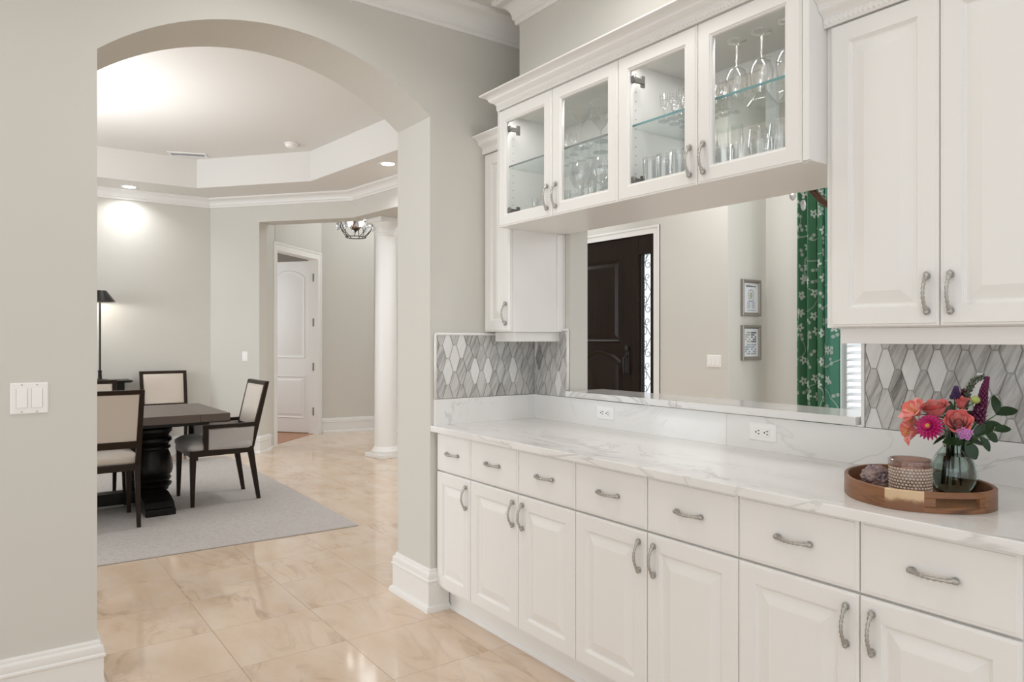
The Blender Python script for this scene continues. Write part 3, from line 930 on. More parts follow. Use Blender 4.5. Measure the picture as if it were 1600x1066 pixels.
pane = 'pane_glass'
GY = 0.2
def cup_hinge():
    mb = MB()
    mb.lathe([(0.016, 0), (0.016, 0.006), (0.012, 0.010)], seg=10).xform(Matrix.Rotation(PI / 2, 4, 'X'))
    mb.box(-0.006, 0.0, -0.009, 0.006, 0.055, 0.009); mb.box(-0.004, 0.040, -0.022, 0.004, 0.058, 0.022)
    return mb.mesh('hinge', 'steel_grey', smooth=30)
HGM = cup_hinge()
def glass_cabinet(x0, x1, doors, label, glazed_back):
    t = thing('glass_cabinet', label, 'cabinet', ((x0 + x1) / 2, 0.42, 1.885))
    th = 0.018; z0, z1 = 1.888, 2.445; y0 = GY + .0212; y1 = YW - .002
    fr = MB().box(x0, y0, z0, x0 + th, y1, z1).box(x1 - th, y0, z0, x1, y1, z1).box(x0 + th, y0, z0, x1 - th, y1, z0 + th).box(x0 + th, y0, z1 - th, x1 - th, y1, z1)
    part('body', fr, 'cabinet_inside', t)
    if glazed_back:
        bk = MB(); st = .045; zz0, zz1 = z0 + th, z1 - th; a, b2 = x0 + th, x1 - th; mid = (a + b2) / 2
        for q in ((a, a + st), (mid - st / 2, mid + st / 2), (b2 - st, b2)): bk.box(q[0], y1 - .018, zz0, q[1], y1, zz1)
        for q in ((a + st, mid - st / 2), (mid + st / 2, b2 - st)):
            bk.box(q[0], y1 - .018, zz0, q[1], y1, zz0 + st); bk.box(q[0], y1 - .018, zz1 - st, q[1], y1, zz1)
        part('back_frame', bk, 'cabinet_inside', t)
        for q in ((a + st, mid - st / 2), (mid + st / 2, b2 - st)):
            part('back_pane', MB().box(q[0], y1 - .011, zz0 + st, q[1], y1 - .008, zz1 - st), pane, t)
    else:
        part('back_panel', MB().box(x0 + th, y1 - .008, z0 + th, x1 - th, y1, z1 - th), 'cabinet_inside', t)
    # skin that shows on the outside: bottom and right end
    part('end_panel', MB().box(x1, GY + .0212, z0 - .006, x1 + .0015, y1, z1 + .004).box(x0, GY + .0212, z0 - .006, x1, y1, z0 - .001), CAB, t)
    part('face_stile', MB().box(x0, GY + .003, z0 - .004, x0 + .008, GY + .0212, z1) if x0 < 1 else MB().box(1.8745, GY + .003, z0 - .004, x1 + .0015, GY + .0212, z1), CAB, t)
    part('shelf', MB().box(x0 + th + .002, y0 + .022, 2.170, x1 - th - .002, y1 - .022, 2.178), 'shelf_glass', t)
    part('shelf_edge', MB().box(x0 + th + .002, y0 + .0205, 2.170, x1 - th - .002, y0 + .022, 2.178), 'shelf_edge' if glazed_back else 'shelf_edge_grey', t)
    ph = MB()
    for sx, dr in ((x0 + th, 1), (x1 - th, -1)):
        for yy in (y0 + .06, y1 - .06):
            for k in range(13):
                zz = 1.96 + k * .036
                M = Matrix.Translation((sx, yy, zz)) @ Matrix.Rotation(dr * PI / 2, 4, 'Y')
                ph.join(MB().lathe([(.0028, 0), (.0028, .0006)], seg=6).xform(M))
    part('pin_holes', ph, 'pin_hole', t, kind='stuff')
    part('fill_strip', MB().box(x0 + th + .01, y0 + .003, z1 - th - .006, x1 - th - .01, y0 + .013, z1 - th - .0005), 'trim_white', t)  # added bar hidden by the door rail, carries the interior fill
    area_light('cabinet_fill', ((x0 + x1) / 2, y0 + .008, z1 - th - .008), ((x0 + x1) / 2, y0 + .008, z0), x1 - x0 - .08, .008, 2.0, WARM, parent=t)  # unseen fill added to brighten the cabinet interior
    for i, (a, b2) in enumerate(doors):
        d = glazed_door(b2 - a - 2 * G, 0.5565); d.xform(Matrix.Translation((a + G, GY, 1.880)))
        dr = part('door', d, CAB, t)
        part('pane', MB().box(a + .055, GY + .0095, 1.935, b2 - .055, GY + .0125, 2.382), pane, dr)
        if i == 0: put_handle(dr, b2 - 0.030, GY, 1.967, True)
        else: put_handle(dr, a + 0.030, GY, 1.967, True)
        hx = a + .062 if i == 0 else b2 - .062
        if i == 0:
            for zz in (1.955, 2.345): part_at('hinge', HGM, t, (hx + .004, GY + .022, zz))
    return t
GX = [0.289, 0.669, 1.079, 1.472, 1.873]
t1 = glass_cabinet(0.2505, 1.0785, [(GX[0] - .03, GX[1]), (GX[1], GX[2])], 'white glazed wall cabinet over the pass-through, left pair of doors', False)
t2 = glass_cabinet(1.0795, 1.895, [(GX[2], GX[3]), (GX[3], GX[4])], 'white glazed wall cabinet over the pass-through, right pair of doors', True)
cr = thing('cabinet_crown', 'white crown molding with rope detail over the glazed cabinets', 'crown molding', (1.07, 0.3, 2.44))
part('molding', MB().sweep(cab_crown(2.446, 0.080, 0.072, 1), [(0.2505, 0.44), (0.2505, GY + .012), (1.8965, GY + .012), (1.8965, 0.3345)], side=-1).box(0.2505, GY + .012, 2.446, 1.8965, 0.334, 2.50), CAB, cr, smooth=30)
part('rope_molding', rope(0.25, 1.895, GY + .002, 2.463), CAB, cr, smooth=40)
struct('trim_9', MB().box(1.100, YW - .001, 1.889, OX1, YW + .0, 1.926).box(OX0, 0.30, 1.884, OX1, YB, 1.8865) if False else MB().box(1.8965, 0.2985, 1.38, 1.8985, 0.60, 1.382), CAB)

# ------------------------------------------------------------------ glassware
def g_wine(h=0.20, rb=0.038, rm=0.031):
    return [(0.034, 0.0), (0.033, 0.003), (0.008, 0.007), (0.004, 0.015), (0.0036, h * .42), (0.006, h * .45), (rb * .72, h * .52), (rb, h * .66), (rb * .98, h * .76), (rm, h)]
PROF = {
    'wine_glass': g_wine(),
    'balloon_glass': [(0.036, 0), (0.035, .003), (.008, .007), (.004, .015), (.0038, .085), (.008, .090), (.034, .108), (.047, .140), (.046, .165), (.035, .205)],
    'champagne_flute': [(0.030, 0), (.029, .003), (.007, .006), (.0035, .012), (.0035, .075), (.007, .085), (.018, .12), (.022, .165), (.021, .225)],
    'martini_glass': [(0.036, 0), (.035, .003), (.007, .007), (.0035, .014), (.0035, .095), (.006, .10), (.053, .165)],
    'tumbler': [(0.0, .004), (.029, .004), (.030, 0), (.033, .004), (.036, .05), (.038, .095), (.0365, .095), (.033, .012), (0.0, .010)],
    'highball_glass': [(0.0, .004), (.025, .004), (.026, 0), (.028, .004), (.031, .135), (.0295, .135), (.026, .012), (0, .010)],
    'cordial_glass': [(0.022, 0), (.021, .003), (.005, .006), (.003, .010), (.003, .045), (.012, .058), (.016, .08), (.015, .105)],
    'glass_vase': [(0.0, .006), (.040, .006), (.042, 0), (.043, .004), (.043, .205), (.040, .205), (.040, .012), (0, .010)],
}
GME = {}
def glass_me(kind, inv):
    k = (kind, inv)
    if k not in GME:
        pr = PROF[kind]; H_ = max(z for r, z in pr)
        mb = MB().lathe(pr, seg=24, cap0=pr[0][0] > 0, cap1=False, flute={'tumbler': .035, 'highball_glass': .035, 'cordial_glass': .05, 'champagne_flute': .03}.get(kind, 0))
        if inv: mb.xform(Matrix.Translation((0, 0, H_)) @ Matrix.Rotation(PI, 4, 'X'))
        GME[k] = mb.mesh(kind, 'stemware', smooth=25)
    return GME[k]
ORD = ['first', 'second', 'third', 'fourth', 'fifth', 'sixth', 'seventh']
def glass_row(kind, inv, xs, ys, z, label, group):
    for i, x in enumerate(xs):
        for j, y in enumerate(ys):
            o = link(kind, glass_me(kind, inv))
            o.location = (x, y, z); o.rotation_euler = (0, 0, (x * 37 + y * 91) % 3)
            lb = label
            if len(ys) > 1: lb += ', ' + (['front row', 'back row'] if len(ys) == 2 else ['front row', 'middle row', 'back row'])[j]
            if len(xs) > 1: lb += ', ' + ORD[i] + ' from left'
            tag(o, lb, 'glass', group)
def lin(a, b2, n): return [a + (b2 - a) * i / max(1, n - 1) for i in range(n)]
ZL, ZU = 1.9068, 2.1786
glass_row('champagne_flute', False, lin(0.545, 0.635, 2), [0.47, 0.55], ZL, 'champagne flute low behind first glazed door', 'flutes behind the first glazed door')
glass_row('cordial_glass', False, lin(0.41, 0.645, 5), [0.31, 0.39], ZL, 'cordial glass low behind first glazed door', 'cordials at the bottom behind the first glazed door')
glass_row('cordial_glass', False, lin(0.45, 0.63, 4), [0.36, 0.46], ZU, 'cordial glass on shelf behind first glazed door', 'cordials on the shelf behind the first glazed door')
glass_row('balloon_glass', False, lin(0.735, 1.010, 3), [0.31, 0.53], ZL, 'balloon wine glass low behind second glazed door', 'balloon glasses behind the second glazed door')
glass_row('wine_glass', True, lin(0.775, 0.965, 3), [0.42], ZL, 'upside down wine glass low behind second glazed door', 'inverted wine glasses behind the second glazed door')
glass_row('martini_glass', False, [0.735, 0.87, 1.005], [0.31, 0.43], ZU, 'martini glass on shelf behind second glazed door', 'martini glasses behind the second glazed door')
glass_row('tumbler', False, lin(0.74, 1.02, 4), [0.55], ZU, 'tumbler at shelf back behind second glazed door', 'tumblers behind the second glazed door')
glass_row('cordial_glass', False, lin(1.22, 1.45, 6), [0.31, 0.37, 0.43], ZU, 'cordial glass on shelf behind third glazed door', 'cordials behind the third glazed door')
glass_row('highball_glass', False, lin(1.18, 1.46, 5), [0.28, 0.36], ZL, 'highball glass low behind third glazed door', 'highballs behind the third glazed door')
glass_row('champagne_flute', False, lin(1.26, 1.46, 4), [0.44], ZL, 'champagne flute low behind third glazed door', 'flutes behind the third glazed door')
glass_row('wine_glass', True, [1.555, 1.655, 1.755, 1.838], [0.31], ZU, 'upside down wine glass at shelf front behind fourth glazed door', 'inverted wine glasses on the shelf, front row')
glass_row('martini_glass', True, [1.56, 1.69, 1.815], [0.45], ZU, 'upside down martini glass on shelf behind fourth glazed door', 'inverted martini glasses on the shelf')
glass_row('wine_glass', False, [1.535, 1.62], [0.46], ZL, 'upright wine glass low behind fourth glazed door', 'upright wine glasses behind the fourth glazed door')
glass_row('glass_vase', False, [1.715], [0.46], ZL, 'tall straight clear glass vase behind the fourth glazed door', None)
glass_row('tumbler', False, lin(1.52, 1.832, 5), [0.285], ZL, 'tumbler at bottom front behind fourth glazed door', 'tumblers behind the fourth glazed door')
glass_row('cordial_glass', False, lin(1.655, 1.845, 6), [0.36], ZL, 'cordial glass low behind fourth glazed door', 'cordials behind the fourth glazed door')

# ------------------------------------------------------------------ recessed ceiling lights
def downlight(loc, label, power, r=0.075, spread=PI * 0.85, color=WARM):
    t = thing('recessed_light', label, 'ceiling light', loc)
    part('trim_ring', MB().lathe([(r - .012, -0.002), (r + .012, -0.006), (r + .016, -0.001), (r + .016, 0.0)], seg=28, cap0=False, cap1=False), 'trim_white', t, smooth=True, local=True)
    part('lens', MB().lathe([(r - .012, -0.0025), (r - .012, -0.0005)], seg=28), 'bulb', t, local=True)
    area_light('lamp', (loc[0], loc[1], loc[2] - 0.012), (loc[0], loc[1], 0), r * 2, r * 2, power, color, parent=t, shape='DISK', spread=spread)
    return t
downlight((-5.73, -0.546, SZ), 'round recessed light close to the far dining wall', 4.5, spread=PI * 0.75, color=NEUT)
downlight((-3.125, 1.275, SZ), 'round recessed light beside the arch jamb, over the hall side', 15, color=NEUT)
for x, y, pw_, lb in ((0.62, -0.90, 5.5, 'near the arch'), (1.25, -0.12, 4.2, 'close to the glazed cabinets'), (2.7, -0.60, 3.5, 'near the tall right cabinet'), (0.75, -2.4, 3.5, 'behind, beside the light switch wall'), (2.2, -2.4, 3.5, 'behind the camera')):
    downlight((x, y, CEIL), 'round recessed light in the kitchen ceiling, ' + lb, pw_)

# smoke detector and vent on the tray ceiling
t = thing('smoke_detector', 'round white smoke detector on the dining tray ceiling', 'smoke detector', (-4.11, 0.686, TZ))
part('base', MB().lathe([(0.066, 0), (0.066, -0.012), (0.060, -0.016)], seg=24), 'white_plastic', t, local=True, smooth=40)
part('cover', MB().lathe([(0.056, -0.016), (0.052, -0.038), (0.040, -0.046)], seg=24), 'white_plastic', t, local=True, smooth=40)
vc = Vector((-5.19, -0.06)); 
t = thing('air_vent', 'rectangular white air vent in the dining tray ceiling', 'air vent', (vc.x, vc.y, TZ), rz=math.radians(-112))
# vent frame and slats in local axes
fm = MB()
L2, W2 = 0.19, 0.085
for q in ((-L2, -W2, L2, -W2 + .022), (-L2, W2 - .022, L2, W2), (-L2, -W2 + .022, -L2 + .022, W2 - .022), (L2 - .022, -W2 + .022, L2, W2 - .022)):
    fm.box(q[0], q[1], -0.010, q[2], q[3], 0)
part('frame', fm, 'trim_white', t, local=True)
part('duct', MB().box(-L2 + .022, -W2 + .022, -0.002, L2 - .022, W2 - .022, 0), 'print_grey', t, local=True)
for k in range(5):
    y = -0.048 + k * 0.024
    part('slat', MB().add([(-L2 + .024, y, -0.003), (L2 - .024, y, -0.003), (L2 - .024, y + .012, -0.010), (-L2 + .024, y + .012, -0.010), (-L2 + .024, y + .001, -0.002), (L2 - .024, y + .001, -0.002), (L2 - .024, y + .013, -0.009), (-L2 + .024, y + .013, -0.009)],
                          [(0, 1, 2, 3), (4, 7, 6, 5), (0, 4, 5, 1), (3, 2, 6, 7)]), 'trim_white', t, local=True)

# ------------------------------------------------------------------ column
def column(x, y, label):
    t = thing('column', label, 'column', (x, y, 0), math.atan2(bd.y, bd.x))
    part('plinth', MB().box(-.175, -.175, 0, .175, .175, 0.045), 'trim_white', t, local=True, bevel=0.004)
    part('base_ring', MB().lathe([(0.16, .045), (.168, .06), (.165, .078), (.150, .088), (.146, .10), (.138, .112), (.130, .125)], seg=40), 'trim_white', t, local=True, smooth=45)
    part('shaft', MB().lathe([(.130, .12), (.128, .9), (.122, 1.7), (.112, 2.50)], seg=40), 'trim_white', t, local=True, smooth=45)
    part('capital', MB().lathe([(.112, 2.50), (.124, 2.515), (.124, 2.53), (.113, 2.54), (.113, 2.60), (.128, 2.615), (.150, 2.645), (.154, 2.655)], seg=40), 'trim_white', t, local=True, smooth=45)
    part('abacus', MB().box(-.165, -.165, 2.655, .165, .165, 2.7045), 'trim_white', t, local=True, bevel=0.003)
    return t
column(-4.418, 1.886, 'round white column standing where the dining room opens to the hall')

# ------------------------------------------------------------------ hall door
def opening_trim(mb, o, d, nrm, s0, s1, z, wd_=0.10, tk=0.02):
    """flat casing with a raised outer band round an opening on a wall line o + d*s, nrm toward the viewer"""
    def bx(a, b2, z0, z1, k):
        p = [o + d * a, o + d * b2, o + d * b2 + nrm * k, o + d * a + nrm * k]
        mb.prism([(q.x, q.y) for q in p], z0, z1)
    bx(s0 - wd_, s0, 0, z, tk); bx(s1, s1 + wd_, 0, z, tk); bx(s0 - wd_, s1 + wd_, z, z + wd_, tk)
    bx(s0 - wd_, s0 - wd_ + .022, 0, z + wd_ - .022, tk + .008); bx(s1 + wd_ - .022, s1 + wd_, 0, z + wd_ - .022, tk + .008); bx(s0 - wd_, s1 + wd_, z + wd_ - .022, z + wd_, tk + .008)
    return mb
cs = opening_trim(MB(), B0, u, un, 0.02, 1.16, 2.45, 0.10)
for a, b2 in ((0.0, 0.02), (1.16, 1.19)):
    p = [B0 + u * a, B0 + u * b2, B0 + u * b2 - un * DW, B0 + u * a - un * DW]
    cs.prism([(q.x, q.y) for q in p], 0, 2.45)
p = [B0 + u * 0.0, B0 + u * 1.19, B0 + u * 1.19 - un * DW, B0 - un * DW]
cs.prism([(q.x, q.y) for q in p], 2.45, 2.47)
struct('trim_10', cs, 'trim_white')

def arched(x0, z0, x1, z1, rise, ins, y, n=10):
    """rectangle with a segmental arched top, inset by ins"""
    a, b2 = x0 + ins, x1 - ins; zb = z0 + ins; zt = z1 - ins
    hw = (b2 - a) / 2; r = (hw * hw + rise * rise) / (2 * rise); th = math.asin(min(1, hw / r))
    pts = [(a, y, zb), (b2, y, zb)]
    for i in range(n + 1):
        t_ = th - 2 * th * i / n
        pts.append(((a + b2) / 2 + r * math.sin(t_), y, zt - rise + r * math.cos(t_) - (r - rise)))
    return pts
def hall_door():
    hinge = Vector((-6.800, 1.935)); ld = Vector((-0.80, -0.60)); W_ = 0.80; H_ = 2.425
    t = thing('hall_door', 'tall white two-panel arched hall door standing open', 'door', (hinge.x, hinge.y, 0.012), math.atan2(ld.y, ld.x))
    # local x along the leaf; viewer side: choose +y or -y
    nv = Vector((-ld.y, ld.x))
    sgn = 1 if nv.dot(Vector((9.9, -3.7))) > 0 else -1
    leaf = MB().box(0, -0.02, 0, W_, 0.02, H_)
    part('leaf', leaf, 'trim_white', t, local=True, bevel=0.002)
    S_ = 0.13
    yy = sgn * 0.0205
    def ringset(fn):
        return [fn(i, yy + sgn * d) for i, d in ((0, 0.0), (0.008, 0.011), (0.020, 0.004), (0.035, 0.002), (0.065, 0.010))]
    part('panel', MB().loops(ringset(lambda i, y: arched(S_, 1.05, W_ - S_, 2.30, 0.10, i, y)), cap_first=True), 'trim_white', t, local=True, smooth=25)
    part('panel', MB().loops(ringset(lambda i, y: rect(S_, 0.20, W_ - S_, 0.80, i, y)), cap_first=True), 'trim_white', t, local=True)
    for z in (0.305, 0.935, 1.557, 2.187):
        part('hinge', MB().box(-.026, yy - .004, z - .055, 0.014, yy + sgn * .006, z + .055).lathe([(.010, z - .055), (.010, z + .055)], (-.008, yy + sgn * .010, 0), 10), 'hinge_bronze', t, local=True)
    part('hinge_gap_shade', MB().box(-.014, yy - .012, 0, -.001, yy + sgn * .001, H_), 'hinge_bronze', t, local=True)  # dark bar painting the shade in the narrow gap along the hinges
    kn = MB().tube([(W_ - .06, yy, 0.95), (W_ - .06, yy + sgn * .05, 0.95)], .012, 8).ball((W_ - .06, yy + sgn * .06, .95), .028)
    part('knob', kn, 'nickel', t, local=True, smooth=True)
hall_door()

# ------------------------------------------------------------------ foyer chandelier
def chandelier_foyer(c):
    t = thing('chandelier', 'dark wire cage chandelier with crystals hanging in the hall beyond the dining room', 'chandelier', c)
    z = 0.0
    part('stem', MB().tube([(0, 0, 0.02), (0, 0, 3.62 - c[2])], 0.008, 6), 'iron_black', t, local=True)
    cg = MB()
    ring = lambda r, zz: [(r * math.cos(2 * PI * k / 24), r * math.sin(2 * PI * k / 24), zz) for k in range(25)]
    cg.tube(ring(.215, 0.10), 0.006, 6); cg.tube(ring(.13, -0.135), 0.006, 6)
    for k in range(10):
        a = 2 * PI * k / 10
        pts = []
        for i in range(9):
            s_ = i / 8.0
            r = .215 + .02 * math.sin(PI * s_) - .10 * s_ * s_; zz = .10 - .235 * s_; aa = a + (0.55 * s_ if k % 2 else -0.55 * s_)
            pts.append((r * math.cos(aa), r * math.sin(aa), zz))
        cg.tube(pts, 0.005, 5)
    part('cage', cg, 'iron_black', t, local=True)
    cy = MB()
    for k in range(10):
        a = 2 * PI * k / 10 + .3
        cy.ball((.235 * math.cos(a), .235 * math.sin(a), .045), .022, seg=6, rings=4)
        cy.ball((.235 * math.cos(a), .235 * math.sin(a), .000), .030, sz=1.4, seg=6, rings=4)
    part('crystals', cy, 'crystal', t, local=True)
    for k in range(4):
        a = 2 * PI * k / 4 + .5
        part('bulb', MB().ball((.10 * math.cos(a), .10 * math.sin(a), .05), .028, sz=1.4, seg=8, rings=6), 'bulb', t, local=True, smooth=True)
    part('hub', MB().lathe([(.012, -.06), (.05, -.02), (.04, .03), (.015, .08)], seg=12), 'brown_metal', t, local=True, smooth=40)
    for k in range(4):
        a = 2 * PI * k / 4 + .5
        part('arm', MB().tube([(0, 0, -.01), (.06 * math.cos(a), .06 * math.sin(a), -.03), (.10 * math.cos(a), .10 * math.sin(a), .02)], .006, 6), 'brown_metal', t, local=True)
chandelier_foyer((-5.72, 2.09, 2.797))

# ------------------------------------------------------------------ front door with sidelight
def front_door():
    y0 = YD + 0.012
    t = thing('front_door', 'dark carved wooden front door seen through the pass-through', 'door', (-2.85, y0, 0))
    xl, xr = -3.42, -2.435
    d = MB().box(xl, y0, 0.01, xr, y0 + .055, 2.43)
    part('leaf', d, 'front_door_wood', t, bevel=.002)
    def rings(fn): return [fn(i, y0 + dy) for i, dy in ((0, 0.0), (.012, -.020), (.030, -.008), (.045, .006 - .010), (.085, -.020))]
    part('panel', MB().loops(rings(lambda i, y: rect(xl + .17, 1.30, xr - .17, 2.22, i, y)), cap_first=True), 'front_door_wood', t)
    part('panel', MB().loops(rings(lambda i, y: arched(xl + .17, 0.25, xr - .17, 1.21, 0.12, i, y)), cap_first=True), 'front_door_wood', t, smooth=25)
    hd = MB().box(xr - .105, y0 - .008, 0.94, xr - .045, y0, 1.22)
    hd.tube([(xr - .075, y0 - .01, 1.16), (xr - .075, y0 - .06, 1.13), (xr - .075, y0 - .065, 1.05), (xr - .075, y0 - .05, .97), (xr - .075, y0 - .01, .95)], .012, 8).ball((xr - .075, y0 - .02, 1.235), .03, 1, .6, 1.2)
    part('handle_set', hd, 'iron_black', t, smooth=40)
    fr = MB().box(dx0, y0 - .01, 0, xl - .004, y0 + .09, 2.44).box(xr + .004, y0 - .01, 0, -2.345, y0 + .09, 2.44).box(dx0 + .001, y0 - .01, 2.432, dx1, y0 + .09, 2.44)
    part('frame', fr, 'front_door_wood', t, bevel=.003)
    return t
front_door()
sy = YD + 0.004
sl = thing('sidelight', 'narrow bright sidelight with black iron scrollwork beside the front door', 'window', (-2.22, sy, 0))
part('frame', MB().box(-2.344, sy, 0, -2.330, sy + .06, 2.43).box(-2.170, sy, 0, dx1, sy + .06, 2.43).box(-2.330, sy, 0, -2.170, sy + .06, 0.35).box(-2.330, sy, 2.235, -2.170, sy + .06, 2.43), 'front_door_wood', sl, bevel=.003)
part('pane', MB().box(-2.330, sy + .035, 0.35, -2.170, sy + .041, 2.235), pane, sl)
sc = MB()
def spiral(cx, cz, r, a0_, turns, dirn, n=22):
    return [(cx + r * (1 - .75 * i / n) * math.cos(a0_ + dirn * turns * 2 * PI * i / n), sy + .020, cz + r * (1 - .75 * i / n) * math.sin(a0_ + dirn * turns * 2 * PI * i / n)) for i in range(n + 1)]
zc = 0.42
k = 0
while zc < 2.2:
    s_ = 1 if k % 2 else -1
    sc.tube(spiral(-2.250 + s_ * .030, zc + .06, .050, PI / 2 if s_ > 0 else PI / 2, 1.15, s_), .0032, 5)
    sc.tube(spiral(-2.250 - s_ * .022, zc + .165, .040, -PI / 2, 1.1, s_), .0032, 5)
    sc.tube([(-2.250 - s_ * .062, sy + .020, zc + .02), (-2.250, sy + .020, zc + .115), (-2.250 + s_ * .062, sy + .020, zc + .22)], .0032, 5)
    zc += .235; k += 1
for x in (-2.323, -2.176): sc.tube([(x, sy + .02, .35), (x, sy + .02, 2.235)], .006, 6)
part('scrollwork', sc, 'iron_black', sl)
cs = opening_trim(MB(), Vector((0, YD)), Vector((1, 0)), Vector((0, -1)), dx0, dx1, 2.44, 0.082, 0.010)
struct('trim_11', cs, 'trim_white')

# ------------------------------------------------------------------ framed prints on the alcove wall
def print_frame(y0, y1, z0, z1, label, kind):
    t = thing('picture_frame', label, 'picture', (XA, (y0 + y1) / 2, (z0 + z1) / 2))
    fr = MB()
    rg = lambda i, d: [(XA + d, y0 + i, z0 + i), (XA + d, y1 - i, z0 + i), (XA + d, y1 - i, z1 - i), (XA + d, y0 + i, z1 - i)]
    fr.loops([rg(0, 0.001), rg(0, .030), (rg(.006, .034)), rg(.020, .030), rg(.034, .014)], cap_last=False)
    part('frame', fr, 'grey_frame', t)
    part('paper', MB().box(XA + .002, y0 + .02, z0 + .02, XA + .015, y1 - .02, z1 - .02), 'paper', t)
    p1, p2, p3 = MB(), MB(), MB()
    X0 = XA + .0150; X1 = XA + .0162
    cy = (y0 + y1) / 2; w_ = y1 - y0; h_ = z1 - z0
    rr = random.Random(5)
    if kind == 0:
        yy = cy - .075
        while yy < cy + .07:
            l = rr.uniform(.006, .02); p1.box(X0, yy, z1 - .070, X1, yy + l, z1 - .060 + rr.uniform(0, .006)); yy += l + .004
        for k in range(18):
            a = 2 * PI * k / 18
            p2.box(X0, cy + .045 * math.cos(a) - .007, z0 + h_ * .56 + .055 * math.sin(a) - .006, X1, cy + .045 * math.cos(a) + .007, z0 + h_ * .56 + .055 * math.sin(a) + .006)
        p3.prism([(cy + .026 * math.cos(2 * PI * k / 12), z0 + h_ * .56 + .034 * math.sin(2 * PI * k / 12)) for k in range(12)], X0, X1, 'x')
        for k in range(7):
            for s_ in (-1, 1): p2.box(X0, cy + s_ * .035 - .024, z0 + .075 + k * .010, X1, cy + s_ * .035 + .024, z0 + .080 + k * .010)
        p1.box(X0, cy - .06, z0 + .052, X1, cy + .06, z0 + .056)
    else:
        for iy in (0, 1):
            for iz in (0, 1):
                bx = y0 + .05 + iy * (w_ - .10) / 2; bz = z0 + .05 + iz * (h_ - .10) / 2
                tgt = [p2, p3, p2, p1][iy * 2 + iz]
                for r_ in range(5):
                    for c_ in range(3):
                        ww = (w_ - .12) / 6; hh = (h_ - .12) / 10
                        if (r_ * 3 + c_ + iy) % 4: tgt.box(X0, bx + c_ * ww + .002, bz + r_ * hh + .003, X1, bx + (c_ + 1) * ww - .003, bz + (r_ + 1) * hh - .003)
    for p_, m_ in ((p1, 'print_dark'), (p2, 'print_grey'), (p3, 'print_olive')):
        if p_.v: part('print', p_, m_, t)
    part('glass', MB().box(XA + .0175, y0 + .02, z0 + .02, XA + .019, y1 - .02, z1 - .02), pane, t)
print_frame(4.011, 4.295, 1.560, 1.908, 'upper grey framed print with a round design and lines of text', 0)
print_frame(4.011, 4.295, 1.137, 1.470, 'lower grey framed print with four blocks of small patterns', 1)

# ------------------------------------------------------------------ curtains and shutters in the alcove window
def curtain(x0, x1, y, amp, folds, label, mt, phase, zt=3.1):
    mb = MB(); nx = folds * 10; nz = 8; uvs = []
    dd_ = 0; lastp = None
    for i in range(nx + 1):
        s_ = i / nx
        th = s_ * folds * 2 * PI + phase
        x = x0 + (x1 - x0) * (s_ + 0.25 / folds * math.sin(2 * th) / 2)
        yy = y + amp * math.sin(th) * (0.75 + .25 * math.sin(3.1 * s_ + 1))
        if lastp: dd_ += math.hypot(x - lastp[0], yy - lastp[1])
        lastp = (x, yy)
        for j in range(nz + 1):
            z = 0.015 + (zt - 0.015) * j / nz
            f = 1 + .25 * math.sin(j * 1.3 + i * .05)
            mb.v.append((x, y + (yy - y) * (0.8 + .2 * f), z)); uvs.append((dd_, z))
    for i in range(nx):
        for j in range(nz):
            a = i * (nz + 1) + j
            mb.f.append((a, a + nz + 1, a + nz + 2, a + 1))
    me = mb.mesh('curtain', mt, smooth=True, recalc=False, uvs=uvs)
    o = link('curtain', me)
    sd = o.modifiers.new('thick', 'SOLIDIFY'); sd.thickness = 0.002
    tag(o, label, 'curtain')
    return o
curtain(-0.775, -0.50, 4.27, 0.066, 3, 'green floral curtain hanging in deep folds, left of the window', 'floral_green', 0.3)
curtain(-0.50, -0.335, 4.28, 0.022, 1, 'paler backlit fold of green floral curtain nearest the shutter', 'floral_green_backlit', 2.2)
part('curtain_rod', MB().tube([(-0.95, 4.28, 3.11), (1.5, 4.28, 3.11)], .014, 8), 'brown_metal', None, smooth=True)
tag(bpy.data.objects['curtain_rod'], 'brown curtain rod above the alcove window', 'curtain rod')
sh = thing('plantation_shutter', 'white louvred window shutter beside the green curtain', 'shutter', (0.3, 4.43, 0.6))
xs_, xe_ = -0.40, 1.12
part('frame', MB().box(-0.47, 4.40, 0.55, -0.415, 4.50, 2.70).box(xe_ + .03, 4.40, .55, 1.2, 4.50, 2.70).box(-0.415, 4.40, 2.64, xe_ + .03, 4.50, 2.70).box(-0.415, 4.40, .55, xe_ + .03, 4.50, .61), 'shutter_white', sh, bevel=.003)
st = MB()
for a in (-0.413, 0.35, 1.09): st.box(a, 4.425, .612, a + .048, 4.455, 2.638)
part('stile', st, 'shutter_white', sh, bevel=.003)
slm = {}
for (a, b2) in ((-0.364, 0.349), (0.399, 1.089)):
    key = round(b2 - a, 3)
    mb = MB(); 
    prof = [(-.030, -.008), (-.012, -.0005), (.030, .012), (.030, .016), (.010, .009), (-.030, -.004)]
    mb.prism(prof, 0, b2 - a, 'x')
    me = mb.mesh('slat', 'shutter_white')
    for k in range(32):
        o = link('slat', me, sh); o.location = Vector((a, 4.44, .66 + k * .0615)) - Vector((0.3, 4.43, 0.6))

